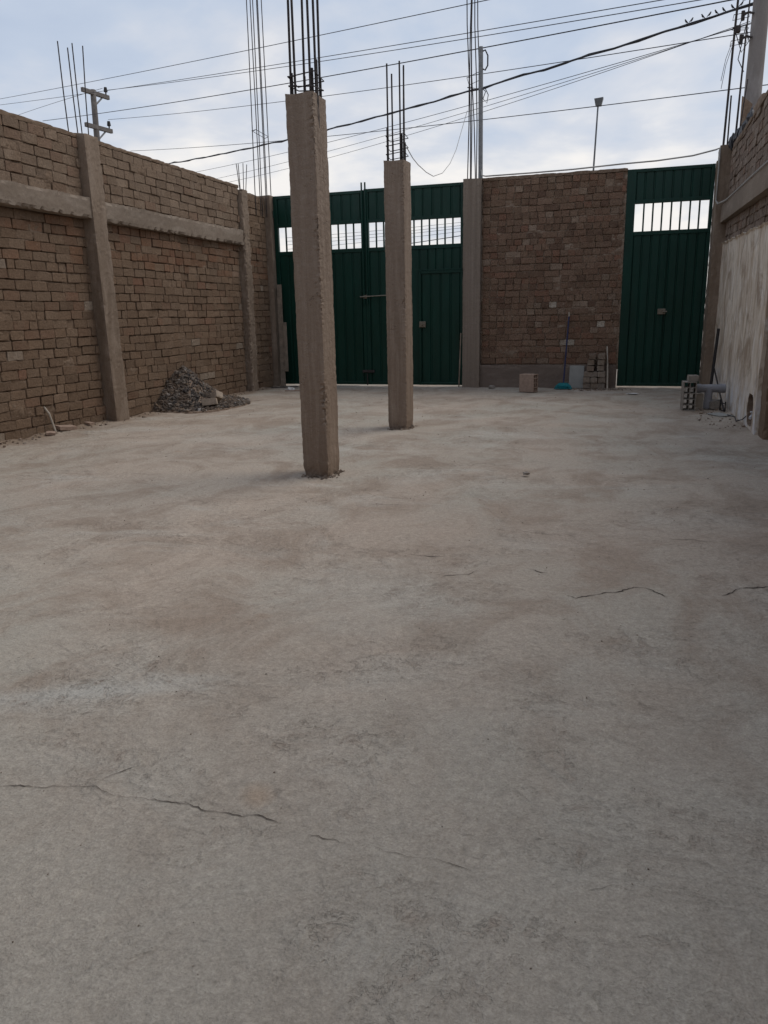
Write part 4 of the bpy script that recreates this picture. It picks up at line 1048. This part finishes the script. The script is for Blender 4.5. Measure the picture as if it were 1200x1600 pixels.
b = solid_brick(TR(-5.46, 9.42, heap_h(-5.46, 9.42)+0.085, rad(20), rad(-10), rad(-8)), M['pale_clay'], 'dusty brick lying on the front foot of the gravel heap', s=(0.2, 0.13, 0.085))
b = solid_brick(TR(-5.50, 9.62, heap_h(-5.50, 9.62)+0.12, rad(-25), rad(-20), rad(-30)), M['pale_clay'], 'tilted half brick on the gravel heap above the lying brick', s=(0.13, 0.12, 0.10))
RP = [((0.27,0.205,0.155),5), ((0.21,0.16,0.12),3), ((0.34,0.28,0.23),2), ((0.15,0.12,0.10),2)]
pts = []
for _ in range(260):
    y = random.uniform(6.0, 13.0); x = -6.17+abs(random.gauss(0, 0.10)); pts.append((x, y, fz(x, y)+0.003, abs(random.gauss(0.005, 0.007))+0.003))
for _ in range(160):
    x = random.gauss(-0.45, 0.2); y = 12.86+random.gauss(0, 0.07); pts.append((x, y, fz(x, y)+0.002, abs(random.gauss(0.008, 0.007))+0.003))
for _ in range(90):
    x = random.uniform(0.75, 1.18); y = random.uniform(8.6, 10.7); pts.append((x, y, fz(x, y)+0.002, abs(random.gauss(0.006, 0.006))+0.003))
for cx0, cx1, cy0, cy1 in ((-2.40, -2.19, 5.50, 5.75), (-2.50, -2.288, 8.10, 8.37)):
    for _ in range(130):
        t = random.random(); o_ = abs(random.gauss(0, 0.022))
        x, y = ((cx0+(cx1-cx0)*t, cy0-o_) if random.random() < 0.55 else (cx1+o_, cy0+(cy1-cy0)*t))
        pts.append((x, y, fz(x, y)+0.002, abs(random.gauss(0.005, 0.005))+0.002))
pebbles('rubble', pts, 'crumbled brick and mortar rubble scattered along the foot of the walls', 'rubble', RP)
pts = []
for _ in range(900):
    y = 0.9+11.5*random.random()**1.3; x = random.uniform(-6.0, 1.2)
    pts.append((x, y, fz(x, y)+0.001, random.choice([0.0008, 0.001, 0.0012, 0.0015, 0.002, 0.0026])*(0.7+0.22*y)))
pebbles('grit', pts, 'scattered grit and tiny stones over the cement floor', 'grit', RP)
for (x, y, z, rz, s, lab) in [(-6.10, 7.36, 0.025, 1.4, (0.24, 0.10, 0.045), 'broken flat brick piece at the left wall beside the drain pipe'), (-6.05, 7.0, 0.015, 0.7, (0.10, 0.08, 0.03), 'small broken chip on the dirt below the drain pipe'), (-6.12, 7.8, 0.02, 1.7, (0.12, 0.07, 0.035), 'brick fragment at the foot of the near left pillar')]:
    b = solid_brick(TR(x, y, z, rz, rad(8), rad(6)), M['clay'], lab, s=s)
